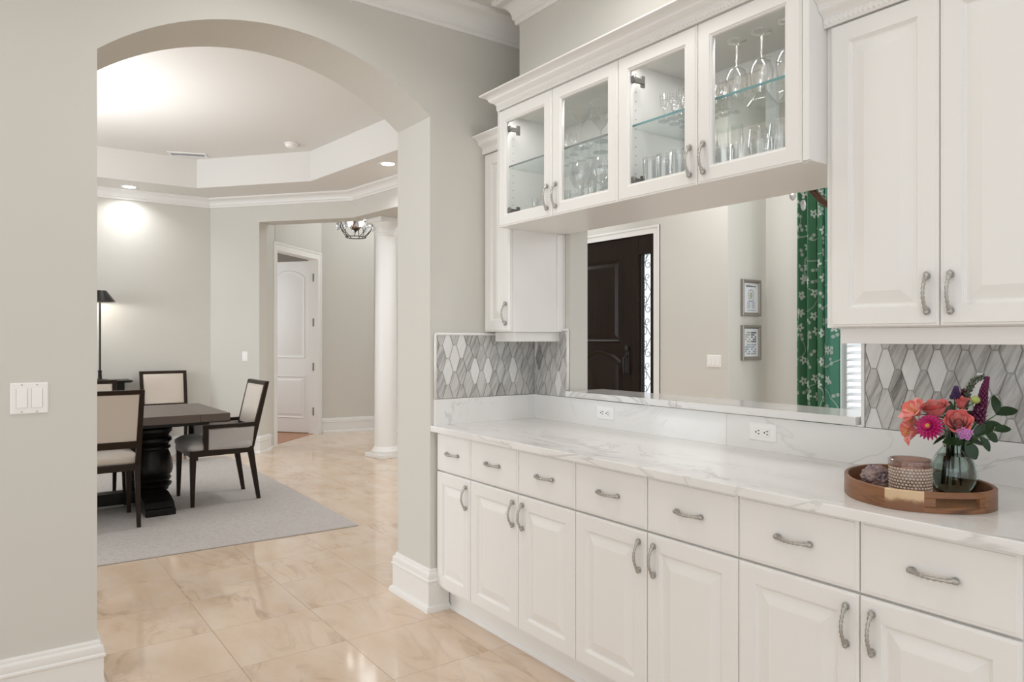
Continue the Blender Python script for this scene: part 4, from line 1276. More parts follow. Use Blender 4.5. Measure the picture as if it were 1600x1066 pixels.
# ------------------------------------------------------------------ chandelier just beyond the pass-through
def chandelier_bar():
    c = (1.80, 1.50, 1.99)
    t = thing('chandelier', 'brown branching chandelier with clear crystal drops beyond the pass-through', 'chandelier', c)
    part('stem', MB().tube([(0, 0, -.10), (0, 0, 3.62 - c[2])], .014, 8), 'brown_metal', t, local=True)
    part('hub', MB().ball((0, 0, -.12), .05, 1, 1, 1.3, 10, 6), 'brown_metal', t, local=True, smooth=True)
    for k in range(6):
        a = math.radians(222 + 60 * k)
        ca, sa = math.cos(a), math.sin(a)
        pts = [(r * ca, r * sa, z) for r, z in ((.03, -.14), (.20, -.155), (.38, -.125), (.50, -.090), (.56, -.050), (.605, .0))]
        part('arm', MB().tube(pts, [.018, .017, .018, .018, .016, .014], 7), 'brown_metal', t, local=True, smooth=True)
        part('candle_cup', MB().lathe([(.012, 0), (.03, .012), (.032, .02), (.014, .022), (.012, .10)], (.605 * ca, .605 * sa, .0), 12), 'brown_metal', t, local=True, smooth=40)
    def drop(x, y, z, r, long):
        mb = MB().ball((x, y, z), r, .8, .8, 1.7 if long else 1.1, 8, 6)
        if long: mb.ball((x, y, z + r * 2.3), r * .45, seg=6, rings=4).ball((x, y, z + r * 3.2), r * .45, seg=6, rings=4)
        part('crystal_drop', mb, 'crystal', t, local=True)
    def wl(px_x, px_y, z, r, long): drop(px_x - c[0], px_y - c[1], z - c[2], r, long)
    wl(1.322, 1.003, 1.957, .019, False)
    wl(1.348, 1.039, 1.917, .0145, True)
    for k in range(1, 6):
        a = math.radians(222 + 60 * k)
        drop(.64 * math.cos(a), .64 * math.sin(a), -.03, .016, False); drop(.58 * math.cos(a + .05), .58 * math.sin(a + .05), -.07, .0125, True)
    wr = MB()
    a = math.radians(222)
    for q in ((1.322, 1.003, 1.973), (1.348, 1.039, 1.955)):
        wr.tube([(.60 * math.cos(a), .60 * math.sin(a), .03), (q[0] - c[0], q[1] - c[1], q[2] - c[2])], .0012, 4)
    part('wire', wr, 'brown_metal', t, local=True)
chandelier_bar()

# ------------------------------------------------------------------ dining room furniture
def cushion(x0, y0, z0, x1, y1, z1, puff=0.02):
    """upholstered seat pad: rounded plan, soft edge, slightly domed top"""
    def rr(i, z, rad=.035):
        a0_, b0_, a1_, b1_ = x0 + i, y0 + i, x1 - i, y1 - i
        pts = []
        for cx, cy, st in ((a1_ - rad, b1_ - rad, 0), (a0_ + rad, b1_ - rad, 1), (a0_ + rad, b0_ + rad, 2), (a1_ - rad, b0_ + rad, 3)):
            for k in range(6):
                t_ = (st + k / 5.0) * PI / 2
                pts.append((cx + rad * math.cos(t_), cy + rad * math.sin(t_), z))
        return pts
    h = z1 - z0
    return MB().loops([rr(.010, z0), rr(0, z0 + h * .25), rr(-.003, z0 + h * .55), rr(.002, z0 + h * .80), rr(.014, z1 - .002), rr(.040, z1 + puff * .45), rr(.10, z1 + puff * .85, .03), rr(.16, z1 + puff, .02)], cap_first=True)
def bar(p, q, w0, d0, w1=None, d1=None):
    """tapered square bar from p to q (mostly vertical)"""
    w1 = w0 if w1 is None else w1; d1 = d0 if d1 is None else d1
    mb = MB()
    vs = [(p[0] + sx * w0 / 2, p[1] + sy_ * d0 / 2, p[2]) for sx, sy_ in ((-1, -1), (1, -1), (1, 1), (-1, 1))] + [(q[0] + sx * w1 / 2, q[1] + sy_ * d1 / 2, q[2]) for sx, sy_ in ((-1, -1), (1, -1), (1, 1), (-1, 1))]
    return mb.add(vs, [(0, 3, 2, 1), (4, 5, 6, 7), (0, 1, 5, 4), (1, 2, 6, 5), (2, 3, 7, 6), (3, 0, 4, 7)])
def make_chair(label, arms, loc, rz, group):
    t = thing('armchair' if arms else 'dining_chair', label, 'chair', loc, rz, group)
    W_ = 0.50 if not arms else 0.56
    hf = W_ / 2; hb = hf - (.012 if not arms else .035)
    SE = 'espresso_wood'
    zt = 0.975
    lf = 0.033
    yf, yr = -0.275, 0.205
    kw = dict(local=True, bevel=.003)
    for sx in (-1, 1):
        part('leg', bar((sx * (hf - .02), yf + .02, 0), (sx * (hf - .025), yf + .025, .40 if not arms else .40), .026, .026, .045, .045), SE, t, **kw)
        part('leg', bar((sx * (hb - .02), yr + .065, 0), (sx * (hb - .022), yr - .005, .44), .026, .030, .036, .05), SE, t, **kw)
    # seat frame
    fr = MB()
    fr.prism([(-hf, yf), (hf, yf), (hb, yr + .02), (-hb, yr + .02)], .395, .44)
    part('seat_frame', fr, SE, t, **kw)
    cu = cushion(-hf + .010, yf - .012, .437, hf - .010, yr + .0, .500, .035)
    o = part('seat', cu, 'linen' if not arms else 'linen_grey', t, local=True, smooth=True)
    # back frame: two posts, top rail, lower rail, raked
    def yb(z): return yr + (z - .42) / (zt - .42) * .13
    bf = MB()
    for sx in (-1, 1):
        bf.join(bar((sx * (hb - .018), yb(.43), .43), (sx * (hb - .008), yb(zt), zt), .034, .042, .030, .034))
    bf.join(bar((0, yb(zt - .03), zt - .032), (0, yb(zt), zt), 2 * hb - .03, .034, 2 * hb - .01, .034))
    bf.join(bar((0, yb(.575), .560), (0, yb(.61), .610), 2 * hb - .05, .038, 2 * hb - .05, .038))
    part('back_frame', bf, SE, t, **kw)
    bp = MB()
    z0, z1 = .605, zt - .028
    w0 = hb - .034
    rings = []
    for i, off_ in ((.0, .012), (.0, -.008), (.012, -.022), (.05, -.032)):
        rings.append([(-w0 + i, yb(z0 + i) + off_, z0 + i), (w0 - i, yb(z0 + i) + off_, z0 + i), (w0 + .006 - i, yb(z1 - i) + off_, z1 - i), (-w0 - .006 + i, yb(z1 - i) + off_, z1 - i)])
    bp.loops(rings, cap_first=True)
    part('back_pad', bp, 'linen', t, local=True, smooth=40)
    if arms:
        for sx in (-1, 1):
            x = sx * (hf - .018); xb = sx * (hb - .012)
            af = MB()
            af.join(bar((x, yf + .118, .43), (x, yf + .118, .640), .034, .036))
            af.add([(x - .018, yf + .100, .612), (x + .018, yf + .100, .612), (xb + .018, yr + .045, .612), (xb - .018, yr + .045, .612),
                    (x - .018, yf + .100, .640), (x + .018, yf + .100, .640), (xb + .018, yr + .050, .642), (xb - .018, yr + .050, .642)],
                   [(0, 3, 2, 1), (4, 5, 6, 7), (0, 1, 5, 4), (1, 2, 6, 5), (2, 3, 7, 6), (3, 0, 4, 7)])
            part('arm', af, SE, t, **kw)
            ap = MB()
            pts = [(yf + .140, .445), (yr + .005, .445), (yr + .030, .606), (yf + .140, .606)]
            xa = [x, xb, xb, x]
            rg = lambda d, i: [(xa[k] + d, pts[k][0] + (i if k in (0, 3) else -i), pts[k][1] + (i if k in (0, 1) else -i)) for k in range(4)]
            ap.loops([rg(-.014, .008), rg(-.012, 0), rg(.012, 0), rg(.014, .008)], cap_first=True)
            part('arm_panel', ap, 'linen_grey', t, local=True)
    return t
GRP = 'upholstered dining chairs around the table'
make_chair('dark framed armchair with cream linen back at the table end', True, (-3.24, -0.235, 0.009), 0.0, GRP)
chA = make_chair('dining chair seen from behind, its dark back frame nearest the arch', False, (-2.834, -1.152, 0.009), -PI / 2, GRP)
dup(chA, (-3.66, -1.135, 0.009), PI / 2, 'dining chair mostly hidden behind the arch wall, across the table below the lamp', GRP)
dup(chA, (-5.55, -0.18, 0.0), PI / 2, 'dining chair standing alone against the far dining wall', GRP)

def dining_table():
    t = thing('dining_table', 'dark wooden trestle dining table with a turned pedestal and plank top', 'table', (-3.31, -1.45, 0.009))
    z = 0.0
    Y0, Y1 = -2.75, -0.255; X0, X1 = -3.84, -2.775
    K = 'black_wood'
    # plank top: boards with a breadboard end
    n = 5; bw = (X1 - X0) / n
    for k in range(n):
        part('plank', MB().box(X0 + k * bw + .0006, Y0 + .13, .700, X0 + (k + 1) * bw - .0006, Y1 - .22, .760), 'planks', t, bevel=.0015)
    part('end_board', MB().box(X0, Y1 - .2188, .700, X1, Y1, .760), 'planks', t, bevel=.003)
    part('end_board', MB().box(X0, Y0, .700, X1, Y0 + .129, .760), 'planks', t, bevel=.003)
    part('apron', MB().box(X0 + .16, Y0 + .16, .660, X1 - .16, Y1 - .12, .6995).box(X0 + .001, Y0 + .001, .6935, X1 - .001, Y1 - .001, .6998), K, t)
    for yc in (-0.745, -2.26):
        xc = (X0 + X1) / 2
        part('foot', MB().prism([(xc - .49, .009), (xc + .49, .009), (xc + .49, .058), (xc + .46, .064), (xc + .42, .10), (xc + .30, .128), (xc + .20, .140), (xc - .20, .140), (xc - .30, .128), (xc - .42, .10), (xc - .46, .064), (xc - .49, .058)], yc - .105, yc + .105, 'y'), K, t, bevel=.006)
        prof = [(.14, .13), (.145, .15), (.162, .165), (.166, .180), (.138, .195), (.156, .208), (.162, .225), (.146, .238), (.166, .262), (.173, .29), (.173, .32), (.165, .37), (.150, .42), (.138, .45), (.156, .463), (.157, .480), (.140, .492), (.150, .508), (.164, .522), (.164, .545), (.142, .560), (.150, .580), (.168, .598), (.168, .620), (.144, .635), (.146, .70)]
        part('pedestal', MB().lathe(prof, (xc, yc, 0), 36), K, t, smooth=28)
    part('stretcher', MB().box(-3.375, -2.16, .045, -3.24, -.845, .135), K, t, bevel=.004)
    return t
dining_table()

rg_ = thing('area_rug', 'flat woven grey area rug under the dining table', 'rug', (-3.6, -1.5, 0))
rp = [(-1.722, 0.352), (-1.79, -3.6), (-5.45, -3.6), (-5.45, 0.41), (-3.2, 0.392)]
part('pile', MB().prism(rp, 0.0005, 0.009), 'rug_wool', rg_)
part('binding', MB().tube([(p[0], p[1], .0042) for p in rp + rp[:1]], .0042, 6), 'linen_grey', rg_)

ct = thing('console_table', 'dark console table with a molded top against the far dining wall', 'console table', (-5.78, -1.1, 0))
part('top', MB().sweep([(0, .868), (.014, .868), (.020, .876), (.032, .880), (.032, .892), (0, .892)], [(-5.972, -0.56), (-5.63, -0.56), (-5.63, -1.9), (-5.972, -1.9)], side=1).box(-5.972, -1.9, .868, -5.63, -.56, .8915), 'black_wood', ct)
part('apron', MB().box(-5.95, -1.86, .76, -5.66, -.60, .868), 'black_wood', ct, bevel=.003)
for y in (-.64, -1.82):
    for x in (-5.92, -5.69):
        part('leg', bar((x, y, 0), (x, y, .765), .045, .045, .075, .075), 'black_wood', ct, bevel=.003)
lp = thing('table_lamp', 'slim black table lamp with a metal cone shade, lit', 'lamp', (-5.74, -0.825, .892))
part('base', MB().lathe([(.075, 0), (.075, .012), (.02, .022), (.016, .09), (.022, .10), (.012, .115)], seg=24), 'lamp_black', lp, local=True, smooth=40)
part('pole', MB().lathe([(.011, .11), (.010, .86)], seg=12), 'lamp_black', lp, local=True, smooth=40)
shd = part('shade', MB().lathe([(.150, .845), (.062, .965), (.060, .965), (.148, .845)], seg=32, cap0=False, cap1=False), 'lamp_black', lp, local=True, smooth=40)
part('shade_top', MB().lathe([(.061, .958), (.061, .962)], seg=24), 'lamp_black', lp, local=True)
part('bulb', MB().ball((0, 0, .895), .026, seg=10, rings=8), 'bulb', lp, local=True, smooth=True)
pl = bpy.data.lights.new('lamp_light', 'POINT'); pl.energy = 7; pl.shadow_soft_size = .03; pl.color = (1, .94, .84)
plo = bpy.data.objects.new('lamp_light', pl); COL.objects.link(plo); plo.parent = lp; plo.location = (0, 0, .86)

# ------------------------------------------------------------------ tray and what stands on it
CT = 0.913
outline = [(2.203, .046), (2.298, .078), (2.366, .150), (2.384, .215), (2.372, .278), (2.318, .345), (2.225, .402), (2.110, .425), (2.030, .400), (1.992, .335), (2.003, .215), (2.085, .095)]
def cr_closed(P, m=8):
    out = []; n = len(P)
    for i in range(n):
        p0, p1, p2, p3 = (Vector(P[(i + k - 1) % n]) for k in range(4))
        for j in range(m):
            t_ = j / m
            out.append(0.5 * ((2 * p1) + (p2 - p0) * t_ + (2 * p0 - 5 * p1 + 4 * p2 - p3) * t_ ** 2 + (3 * p1 - p0 - 3 * p2 + p3) * t_ ** 3))
    return out
oc = cr_closed(outline)
tc_ = sum(oc, Vector((0, 0))) / len(oc)
def inset(P, d):
    out = []; n = len(P)
    for i in range(n):
        tg = (P[(i + 1) % n] - P[i - 1]).normalized(); nn = Vector((-tg.y, tg.x))
        if nn.dot(tc_ - P[i]) < 0: nn = -nn
        out.append(P[i] + nn * d)
    return out
ic = inset(oc, .011)
ty = thing('serving_tray', 'rounded acacia wood serving tray with handle slots on the marble counter', 'tray', (tc_.x, tc_.y, CT))
part('tray_floor', MB().prism([tuple(p) for p in inset(oc, .004)], CT + .0005, CT + .012), 'acacia', ty)
def tray_wall(i0, i1, z0, z1, mt, name):
    mb = MB(); n = len(oc); rings = []
    for i in range(i0, i1 + 1):
        a, b2 = oc[i % n], ic[i % n]
        rings.append([(a.x, a.y, z0), (a.x, a.y, z1 - .002), (a.x * .8 + b2.x * .2, a.y * .8 + b2.y * .2, z1), (a.x * .2 + b2.x * .8, a.y * .2 + b2.y * .8, z1), (b2.x, b2.y, z1 - .002), (b2.x, b2.y, z0)])
    mb.loops(rings, cap_first=True, cap_last=True)
    return part(name, mb, mt, ty, smooth=40)
N_ = len(oc)
ZR0, ZR1 = CT + .0005, CT + .052
# staves of the rim: (start, end, material, slot)
for i0, i1, mt_, slot in ((0, 7, 'acacia_pale', 0), (7, 20, 'acacia', 1), (20, 40, 'acacia', 0), (40, 56, 'acacia', 0), (56, 68, 'acacia', 1), (68, 84, 'acacia', 0), (84, 96, 'acacia', 0)):
    if slot:
        tray_wall(i0, i1, ZR0, ZR0 + .016, mt_, 'rim_stave'); tray_wall(i0, i1, ZR1 - .014, ZR1, mt_, 'rim_stave')
        tray_wall(i0, i0 + 2, ZR0 + .0161, ZR1 - .0141, mt_, 'rim_stave'); tray_wall(i1 - 2, i1, ZR0 + .0161, ZR1 - .0141, mt_, 'rim_stave')
    else:
        tray_wall(i0, i1, ZR0, ZR1, mt_, 'rim_stave')

TZ0 = CT + .0125
# amethyst rock
def rock():
    bm_ = bmesh.new()
    bmesh.ops.create_icosphere(bm_, subdivisions=4, radius=1.0)
    rr = random.Random(11)
    from mathutils import noise
    for v in bm_.verts:
        d = v.co.normalized()
        k = 1 + .22 * noise.noise(d * 1.7 + Vector((3, 1, 7))) + .12 * noise.noise(d * 5.0) + .13 * noise.noise(d * 11.0)
        if d.z > 0.35: k *= 1 - .10 * (d.z - .35)
        v.co = Vector((d.x * .043 * k, d.y * .040 * k, max(d.z * .036 * k, -.028)))
    zmin = min(v.co.z for v in bm_.verts)
    for v in bm_.verts: v.co.z -= zmin
    me = bpy.data.meshes.new('amethyst_rock'); bm_.to_mesh(me); bm_.free()
    me.materials.append(MATS['amethyst'])
    o = link('amethyst_rock', me); o.location = (2.092, .222, TZ0)
    tag(o, 'rough purple amethyst crystal cluster at the left of the tray', 'crystal rock')
rock()
# hobnail candle jar
jr = thing('candle_jar', 'blush hobnail glass candle jar in the middle of the tray', 'candle jar', (2.198, .190, TZ0))
JR = .0525; JH = .098
part('jar', MB().lathe([(.044, 0), (.049, .004), (JR - .002, .012), (JR - .002, .074), (JR - .003, .078), (JR - .003, JH), (JR - .007, JH), (JR - .007, .016), (0.0, .014)], seg=40, cap1=False), 'jar_glass', jr, local=True, smooth=50)
hb_ = MB()
for r_ in range(9):
    for k in range(36):
        a = 2 * PI * (k + .5 * (r_ % 2)) / 36
        hb_.ball(((JR - .0046) * math.cos(a), (JR - .0046) * math.sin(a), .011 + r_ * .0080), .0050, 1, 1, .95, 6, 4)
part('hobnails', hb_, 'hobnail_glass', jr, local=True, smooth=True, kind='stuff')
part('rim_band', MB().lathe([(JR - .001, .078), (JR + .0008, .082), (JR + .0008, JH - .002), (JR - .003, JH + .001), (JR - .008, JH), (JR - .008, .080)], seg=40, cap0=False, cap1=False), 'jar_rim', jr, local=True, smooth=50)
part('wax', MB().lathe([(.0448, .0165), (.0448, .070)], seg=28), 'wax', jr, local=True)
# vase
VX, VY = 2.257, .303
va = thing('glass_vase', 'round bubble vase of clear greenish glass filled with water and stems', 'vase', (VX, VY, TZ0))
vp = [(.0, 0.0), (.034, 0), (.040, .003), (.050, .016), (.0565, .040), (.0575, .056), (.053, .082), (.042, .106), (.028, .124), (.023, .136), (.022, .150), (.0235, .190), (.031, .206), (.034, .213), (.034, .218), (.030, .222)]
vi = [(.0285, .220), (.029, .209), (.0205, .191), (.0190, .150), (.0195, .137), (.025, .126), (.039, .106), (.050, .081), (.0545, .056), (.0535, .041), (.047, .018), (.038, .010), (.0, .008)]
SCV = 1.0
part('glass', MB().lathe([(max(r, .0001), z) for r, z in vp + vi], seg=40, cap0=False, cap1=False), 'vase_glass', va, local=True, smooth=60)
part('water', MB().lathe([(.0001, .0086), (.0375, .0106), (.0465, .0186), (.0529, .041), (.0539, .056), (.0494, .081), (.0386, .105), (.0001, .105)], seg=40, cap0=False, cap1=False), 'water', va, local=True, smooth=60)

# ------------------------------------------------------------------ flowers
CR = Vector((0.5857, 0.8105, 0)); CF = Vector((-0.4545, 1.0785, 0)).normalized()     # image right, and away from the camera at the vase
CRv = Vector((CF.y, -CF.x, 0))
def fp(px, py, depth=0.0):
    """world point at a pixel near the vase; depth in metres away from the camera"""
    uu = (px - 800) / 1135.0
    d = Vector((-.8105 + .5857 * uu, .5857 + .8105 * uu, -(py - 529) / 1135.0))
    tt = 1.95 + depth
    return Vector((3.145, -1.803, 1.344)) + d * tt
def frame_to(dirv):
    return Vector(dirv).normalized().to_track_quat('Z', 'Y').to_matrix().to_4x4()
def petal(L, W, cup, curl, n=5, m=6, tip=1.0, base=0.25):
    """petal growing along +z from the origin, bowed outward (-y side is inside)"""
    mb = MB()
    for j in range(m + 1):
        t_ = j / m
        w_ = W * (base + (1 - base) * math.sin(min(1, t_ * 1.25) * PI / 2)) * (1 if t_ < .8 else 1 - (t_ - .8) / .2 * .55 * tip)
        for i in range(n + 1):
            s_ = i / n * 2 - 1
            x = s_ * w_ / 2
            y = cup * (s_ * s_) * w_ * -1 + .30 * L * math.sin(t_ * PI * .5) * .35 + curl * L * max(0, t_ - .62) ** 2 * 4
            z = L * t_ * (1 - .10 * s_ * s_ * t_) - abs(curl) * L * max(0, t_ - .75) ** 2
            mb.v.append((x, y, z))
    for j in range(m):
        for i in range(n):
            a = j * (n + 1) + i
            mb.f.append((a, a + 1, a + n + 2, a + n + 1))
    return mb
def stem_to(t, top, mt='stem_green', r=.0022, bottom=None, dirn=None):
    b_ = Vector(bottom) if bottom else Vector((VX + random.uniform(-.02, .02), VY + random.uniform(-.02, .02), TZ0 + .03))
    neck = Vector((VX + (top.x - VX) * .12, VY + (top.y - VY) * .12, TZ0 + .195))
    neck.x = VX + max(-.012, min(.012, neck.x - VX)); neck.y = VY + max(-.012, min(.012, neck.y - VY))
    end = Vector(top)
    d_ = Vector(dirn).normalized() if dirn else (end - neck).normalized()
    mid = neck.lerp(end, .55) + Vector((0, 0, .012)) - d_ * .006
    part('stem', MB().tube([b_, b_.lerp(neck, .5), neck, mid, end], r, 6), mt, t, smooth=True)
def rose(c, dirn, R_, label, mt, mt2, layers=((5, .62, .86), (5, .82, .90), (6, 1.02, .86)), curl=.30, seed=1, opening=.42, heart=.52):
    rr = random.Random(seed)
    t = thing('rose', label, 'flower', tuple(c))
    M0 = Matrix.Translation(c) @ frame_to(dirn)
    H_ = R_ * 1.35
    # spiral heart
    hp = MB(); pts = []; ns = 76
    for i in range(ns):
        f = i / (ns - 1); a = i * .40; r = R_ * (.03 + heart * f) * (1 + .07 * math.cos(a * 2.5))
        pts.append((r * math.cos(a), r * math.sin(a), f))
    for i in range(ns - 1):
        (x0, y0, f0), (x1, y1, f1) = pts[i], pts[i + 1]
        za, zb_ = H_ * (.98 - .26 * f0 * f0), H_ * (.98 - .26 * f1 * f1)
        k0_, k1_ = .55 + .25 * f0, .55 + .25 * f1
        hp.add([(x0 * k0_, y0 * k0_, H_ * .2), (x1 * k1_, y1 * k1_, H_ * .2), (x1, y1, zb_ - H_ * .06), (x0, y0, za - H_ * .06), (x1 * 1.10, y1 * 1.10, zb_), (x0 * 1.10, y0 * 1.10, za)], [(0, 1, 2, 3), (3, 2, 4, 5)])
    part('heart', hp.xform(M0), mt2, t, smooth=True, recalc=False)
    for li, (cnt, rad, hh) in enumerate(layers):
        for k in range(cnt):
            a = 2 * PI * k / cnt + li * .9 + rr.uniform(-.15, .15)
            W = R_ * (.95 + .50 * rad)
            p = petal(H_ * hh, W, .30 - .12 * rad, curl * rad * rad * rr.uniform(.8, 1.2), base=.35)
            tilt = -.06 + opening * rad ** 2
            p.xform(M0 @ Matrix.Rotation(a, 4, 'Z') @ Matrix.Translation((0, R_ * (.10 + .42 * rad), H_ * .02)) @ Matrix.Rotation(-tilt, 4, 'X'))
            part('petal', p, mt if li > 0 or k % 2 else mt2, t, smooth=True, recalc=False)
    sp = MB()
    for k in range(5):
        a = 2 * PI * k / 5
        q = petal(R_ * .9, R_ * .3, .1, .1, 2, 4)
        sp.join(q.xform(M0 @ Matrix.Rotation(a, 4, 'Z') @ Matrix.Translation((0, R_ * .15, -.002)) @ Matrix.Rotation(-1.0, 4, 'X')))
    sp.join(MB().ball((0, 0, 0), R_ * .28, 1, 1, .9, 8, 5).xform(M0))
    part('sepals', sp, 'stem_green', t, smooth=True, recalc=False)
    stem_to(t, c - Vector(dirn).normalized() * R_ * .2, dirn=dirn)
    return t
TOCAM = -CF
rose(fp(1497, 664, -.03), TOCAM * .92 + Vector((0, 0, .55)), .029, 'open coral rose facing forward in the centre of the bouquet', 'coral_petal', 'coral_pale', seed=2)
rose(fp(1501, 637, .01), TOCAM * .25 + Vector((0, 0, 1)) + CRv * .1, .020, 'smaller coral rose just behind the central one', 'coral_petal', 'coral_petal', layers=((4, .5, 1.0), (5, .8, 1.06)), curl=.45, seed=3, opening=.20, heart=.42)
rose(fp(1463, 649, .0), TOCAM * .30 + Vector((0, 0, 1)) - CRv * .22, .032, 'large coral rose with drooping outer petals at upper left of the bouquet', 'coral_petal', 'coral_pale', seed=4)

def zinnia(c, dirn, R_, label):
    t = thing('zinnia', label, 'flower', tuple(c))
    M0 = Matrix.Translation(c) @ frame_to(dirn)
    for li, (cnt, L, tilt, z) in enumerate(((20, 1.02, 1.52, 0), (18, .86, 1.22, .004), (15, .68, .92, .008), (12, .46, .62, .010))):
        pm_ = MB()
        for k in range(cnt):
            a = 2 * PI * k / cnt + li * .37
            q = petal(R_ * L, R_ * .235, .22, .10, 2, 5, base=.35)
            pm_.join(q.xform(M0 @ Matrix.Rotation(a, 4, 'Z') @ Matrix.Translation((0, .002, z)) @ Matrix.Rotation(-tilt, 4, 'X')))
        part('petal_ring', pm_, 'magenta_petal' if li % 2 else 'magenta_deep', t, smooth=True, recalc=False, kind='stuff')
    ce = MB()
    for k in range(26):
        a = k * 2.4; r = R_ * .19 * math.sqrt(k / 26)
        ce.ball((r * math.cos(a), r * math.sin(a), .010 + .004 * (1 - k / 26)), .0022, 1, 1, 1.8, 5, 4)
    part('centre', ce.xform(M0), 'yellow_centre', t, kind='stuff')
    part('centre_eye', MB().ball((0, 0, .013), .0035, seg=6, rings=4).xform(M0), 'plum_flower', t)
    stem_to(t, c - Vector(dirn).normalized() * .003)
zinnia(fp(1452, 667, -.06), TOCAM * .85 + Vector((0, 0, .30)) - CRv * .30, .034, 'bright magenta zinnia with yellow centre facing the camera')

def lily(c, dirn, R_, label, seed):
    rr = random.Random(seed)
    t = thing('alstroemeria', label, 'flower', tuple(c))
    M0 = Matrix.Translation(c) @ frame_to(dirn)
    for k in range(6):
        a = 2 * PI * k / 6 + .3
        p = petal(R_ * rr.uniform(1.0, 1.2), R_ * (1.0 if k % 2 else .85), .20, .32, 4, 6, base=.3)
        p.xform(M0 @ Matrix.Rotation(a, 4, 'Z') @ Matrix.Translation((0, .003, 0)) @ Matrix.Rotation(-.62, 4, 'X'))
        part('petal', p, 'pink_orange' if k % 2 else 'coral_pale', t, smooth=True, recalc=False)
    sm = MB()
    for k in range(5):
        a = 2 * PI * k / 5
        sm.tube([(0, 0, 0), (.004 * math.cos(a), .004 * math.sin(a), R_ * .5), (.010 * math.cos(a), .010 * math.sin(a), R_ * .9)], .0007, 4)
    part('stamens', sm.xform(M0), 'yellow_centre', t)
    stem_to(t, c, r=.0016)
lily(fp(1437, 648, -.005), TOCAM * .5 + Vector((0, 0, .6)) - CRv * .75, .043, 'coral pink alstroemeria at the upper left edge of the bouquet', 1)
lily(fp(1434, 675, -.01), TOCAM * .35 - CRv * 1.0 + Vector((0, 0, -.02)), .043, 'coral pink alstroemeria drooping lowest at the left of the bouquet', 2)
lily(fp(1434, 662, .02), TOCAM * .4 - CRv * 1.0 + Vector((0, 0, .3)), .040, 'coral pink alstroemeria behind the zinnia at the left edge', 3)

def spike(pts, r0, r1, label, mt, n, name='flower_spike', fl=.0046, start=0.0):
    t = thing(name, label, 'flower', tuple(pts[0]))
    P = [Vector(p) for p in pts]
    part('stalk', MB().tube(P, [.0026] * (len(P) - 1) + [.0012], 6), 'stem_green', t, smooth=True)
    fm_ = MB(); rr = random.Random(int(r0 * 1e4))
    m = len(P) - 1
    for k in range(n):
        s_ = start + (1 - start) * k / n
        f = s_ * m; i = min(int(f), m - 1); q = P[i].lerp(P[i + 1], f - i); ax = (P[i + 1] - P[i]).normalized()
        rad = r0 + (r1 - r0) * k / n
        a = k * 2.399
        sd_ = ax.orthogonal().normalized(); sd_.rotate(Matrix.Rotation(a, 3, ax))
        L = rad * rr.uniform(.8, 1.15)
        pt = petal(L, fl * (1.2 - .5 * s_), .2, .35, 2, 3)
        Mx = Matrix.Translation(q) @ (sd_ * .95 + ax * .35).to_track_quat('Z', 'Y').to_matrix().to_4x4()
        fm_.join(pt.xform(Mx))
        fm_.ball(q + sd_ * rad * .55 + ax * rad * .25, fl * .55 * (1.15 - .5 * s_), 1, 1, 1.2, 5, 4)
    part('florets', fm_, mt, t, smooth=True, recalc=False, kind='stuff')
    return t
spike([fp(1505, 690, .01), fp(1526, 660, .0), fp(1534, 630, .0), fp(1538, 607, 0), fp(1543, 590, 0)], .026, .005, 'tall plum purple flower spike at the right of the bouquet', 'plum_flower', 130, fl=.0082, start=.22)
spike([fp(1500, 690, .02), fp(1505, 640, .02), fp(1512, 612, .02), fp(1522, 595, .02), fp(1538, 588, .01)], 0.015, .009, 'thin grey green budding spike arching to the right', 'grey_green', 60, fl=.0058, start=.3)
spike([fp(1492, 690, .03), fp(1490, 650, .03), fp(1492, 628, .025), fp(1494, 605, .02)], 0.020, .005, 'short dark violet flower head behind the roses', 'violet_flower', 60, fl=.009, start=.70)
spike([fp(1495, 690, .03), fp(1503, 640, .03), fp(1508, 610, .03)], .020, .012, 'short plum flower spike between the violet head and the bud', 'plum_flower', 55, fl=.0075, start=.5)
spike([fp(1480, 700, -.02), fp(1478, 680, -.03), fp(1474, 660, -.02)], .012, .006, 'small dusky sprig tucked between zinnia and rose', 'grey_green', 50, fl=.003)

def cluster(c, label, mt, r, n):
    t = thing('lilac_cluster', label, 'flower', tuple(c))
    rr = random.Random(9)
    for k in range(n):
        a = k * 2.4; rad = r * math.sqrt((k + .4) / n)
        q = c + CRv * rad * math.cos(a) + Vector((0, 0, 1)) * rad * math.sin(a) * .9 + TOCAM * (.008 - rad * .25)
        f = MB()
        for j in range(5):
            b_ = 2 * PI * j / 5 + k
            f.ball(q + CRv * .0036 * math.cos(b_) + Vector((0, 0, 1)) * .0036 * math.sin(b_), .0031, 1, 1, 1, 5, 4)
        part('floret', f, mt, t, smooth=True)
    stem_to(t, c, r=.0014)
cluster(fp(1507, 677, -.065), 'small lilac flower cluster below the central rose', 'lilac_flower', .0155, 11)

bd_ = thing('flower_bud', 'round yellow green bud between the roses and the plum spike', 'flower bud', tuple(fp(1524, 625, -.02)))
part('bud', MB().ball(fp(1524, 625, -.02), .0115, 1, 1, .9, 12, 8), 'bud_green', bd_, smooth=True)
stem_to(bd_, fp(1524, 629, -.02), r=.0016)

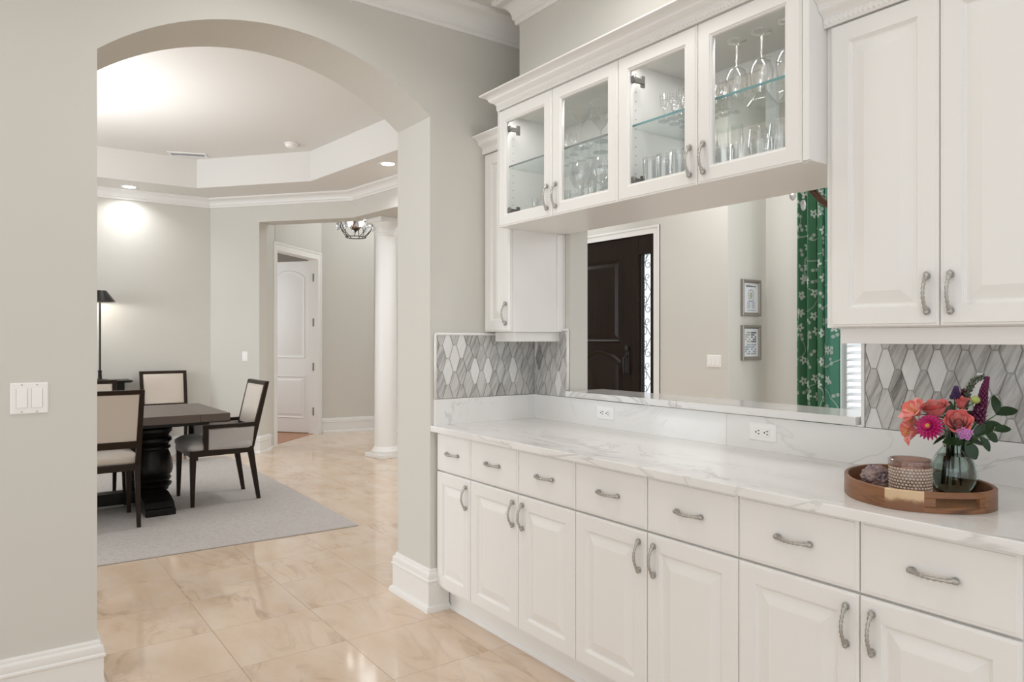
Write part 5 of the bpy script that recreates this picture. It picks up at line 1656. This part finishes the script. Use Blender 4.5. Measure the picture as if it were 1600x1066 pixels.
def leaf_mesh(L, W, bend=.2):
    mb = MB(); m = 7
    for j in range(m + 1):
        t_ = j / m
        w_ = W * math.sin(PI * (t_ * .94 + .03)) ** .75
        y = -bend * L * t_ * t_
        for s_ in (-1, 0, 1):
            mb.v.append((s_ * w_ / 2, y + abs(s_) * w_ * .14, L * t_))
    for j in range(m):
        for i in range(2):
            a = j * 3 + i
            mb.f.append((a, a + 1, a + 4, a + 3))
    return mb.mesh('leaf', 'green_leaf', smooth=True, recalc=False)
LM = leaf_mesh(.052, .026)
def branch(pts, leaves, label):
    t = thing('leaf_branch', label, 'foliage', tuple(pts[0]))
    part('twig', MB().tube(pts, [.0022] * (len(pts) - 1) + [.001], 6), 'stem_green', t, smooth=True)
    for (b_, tip, sc_, tw) in leaves:
        b_ = Vector(b_); d_ = Vector(tip) - b_
        q = d_.to_track_quat('Z', 'Y')
        nrm = q.to_matrix() @ Vector((0, 1, 0))
        # turn the blade so its face looks up and to the camera
        want = (TOCAM * .9 + Vector((0, 0, .7)) + CRv * tw)
        want = want - d_.normalized() * want.dot(d_.normalized())
        yv = want.normalized(); zv = d_.normalized(); xv = yv.cross(zv)
        Mr = Matrix(((xv.x, yv.x, zv.x), (xv.y, yv.y, zv.y), (xv.z, yv.z, zv.z)))
        o = part_at('leaf', LM, t, b_, Mr.to_euler(), (sc_, 1, d_.length / .052))
    return t
nk = Vector((VX, VY, TZ0 + .20))
branch([nk, fp(1515, 680, .0), fp(1535, 662, .01), fp(1557, 648, .01)],
       [(fp(1556, 648, .01), fp(1591, 637, .01), 1.25, 0), (fp(1556, 646, .01), fp(1556, 617, .02), 1.05, .6), (fp(1536, 662, .01), fp(1568, 663, -.005), .75, .3), (fp(1540, 656, .0), fp(1519, 645, .0), .6, 0)],
       'dark green leafy twig reaching furthest right')
branch([nk, fp(1512, 690, -.01), fp(1535, 680, -.02), fp(1556, 672, -.02)],
       [(fp(1553, 673, -.02), fp(1580, 667, -.03), 1.0, 0), (fp(1540, 678, -.02), fp(1562, 688, -.03), 1.1, 0), (fp(1530, 682, -.02), fp(1550, 705, -.03), .85, .2), (fp(1536, 680, -.02), fp(1552, 660, -.01), .9, 0), (fp(1525, 684, -.01), fp(1536, 662, -.02), 1.0, .2)],
       'dark green leafy twig on the lower right of the bouquet')
branch([nk, fp(1498, 697, -.02), fp(1512, 688, -.04)],
       [(fp(1509, 690, -.04), fp(1527, 718, -.055), 1.25, 0), (fp(1505, 692, -.04), fp(1476, 688, -.05), 1.15, -.2), (fp(1500, 695, -.03), fp(1524, 680, -.045), 1.2, 0), (fp(1510, 688, -.03), fp(1540, 692, -.02), .9, 0), (fp(1508, 690, -.02), fp(1510, 720, -.02), 1.0, 0)],
       'dark green leaves spilling over the vase rim')
branch([nk, fp(1480, 680, .02), fp(1478, 650, .02)],
       [(fp(1480, 660, .02), fp(1484, 626, .03), 1.0, 0), (fp(1490, 665, .02), fp(1518, 640, .02), 1.1, 0), (fp(1480, 680, .0), fp(1460, 690, -.03), .4, 0)],
       'dark green leaves hidden between the roses')
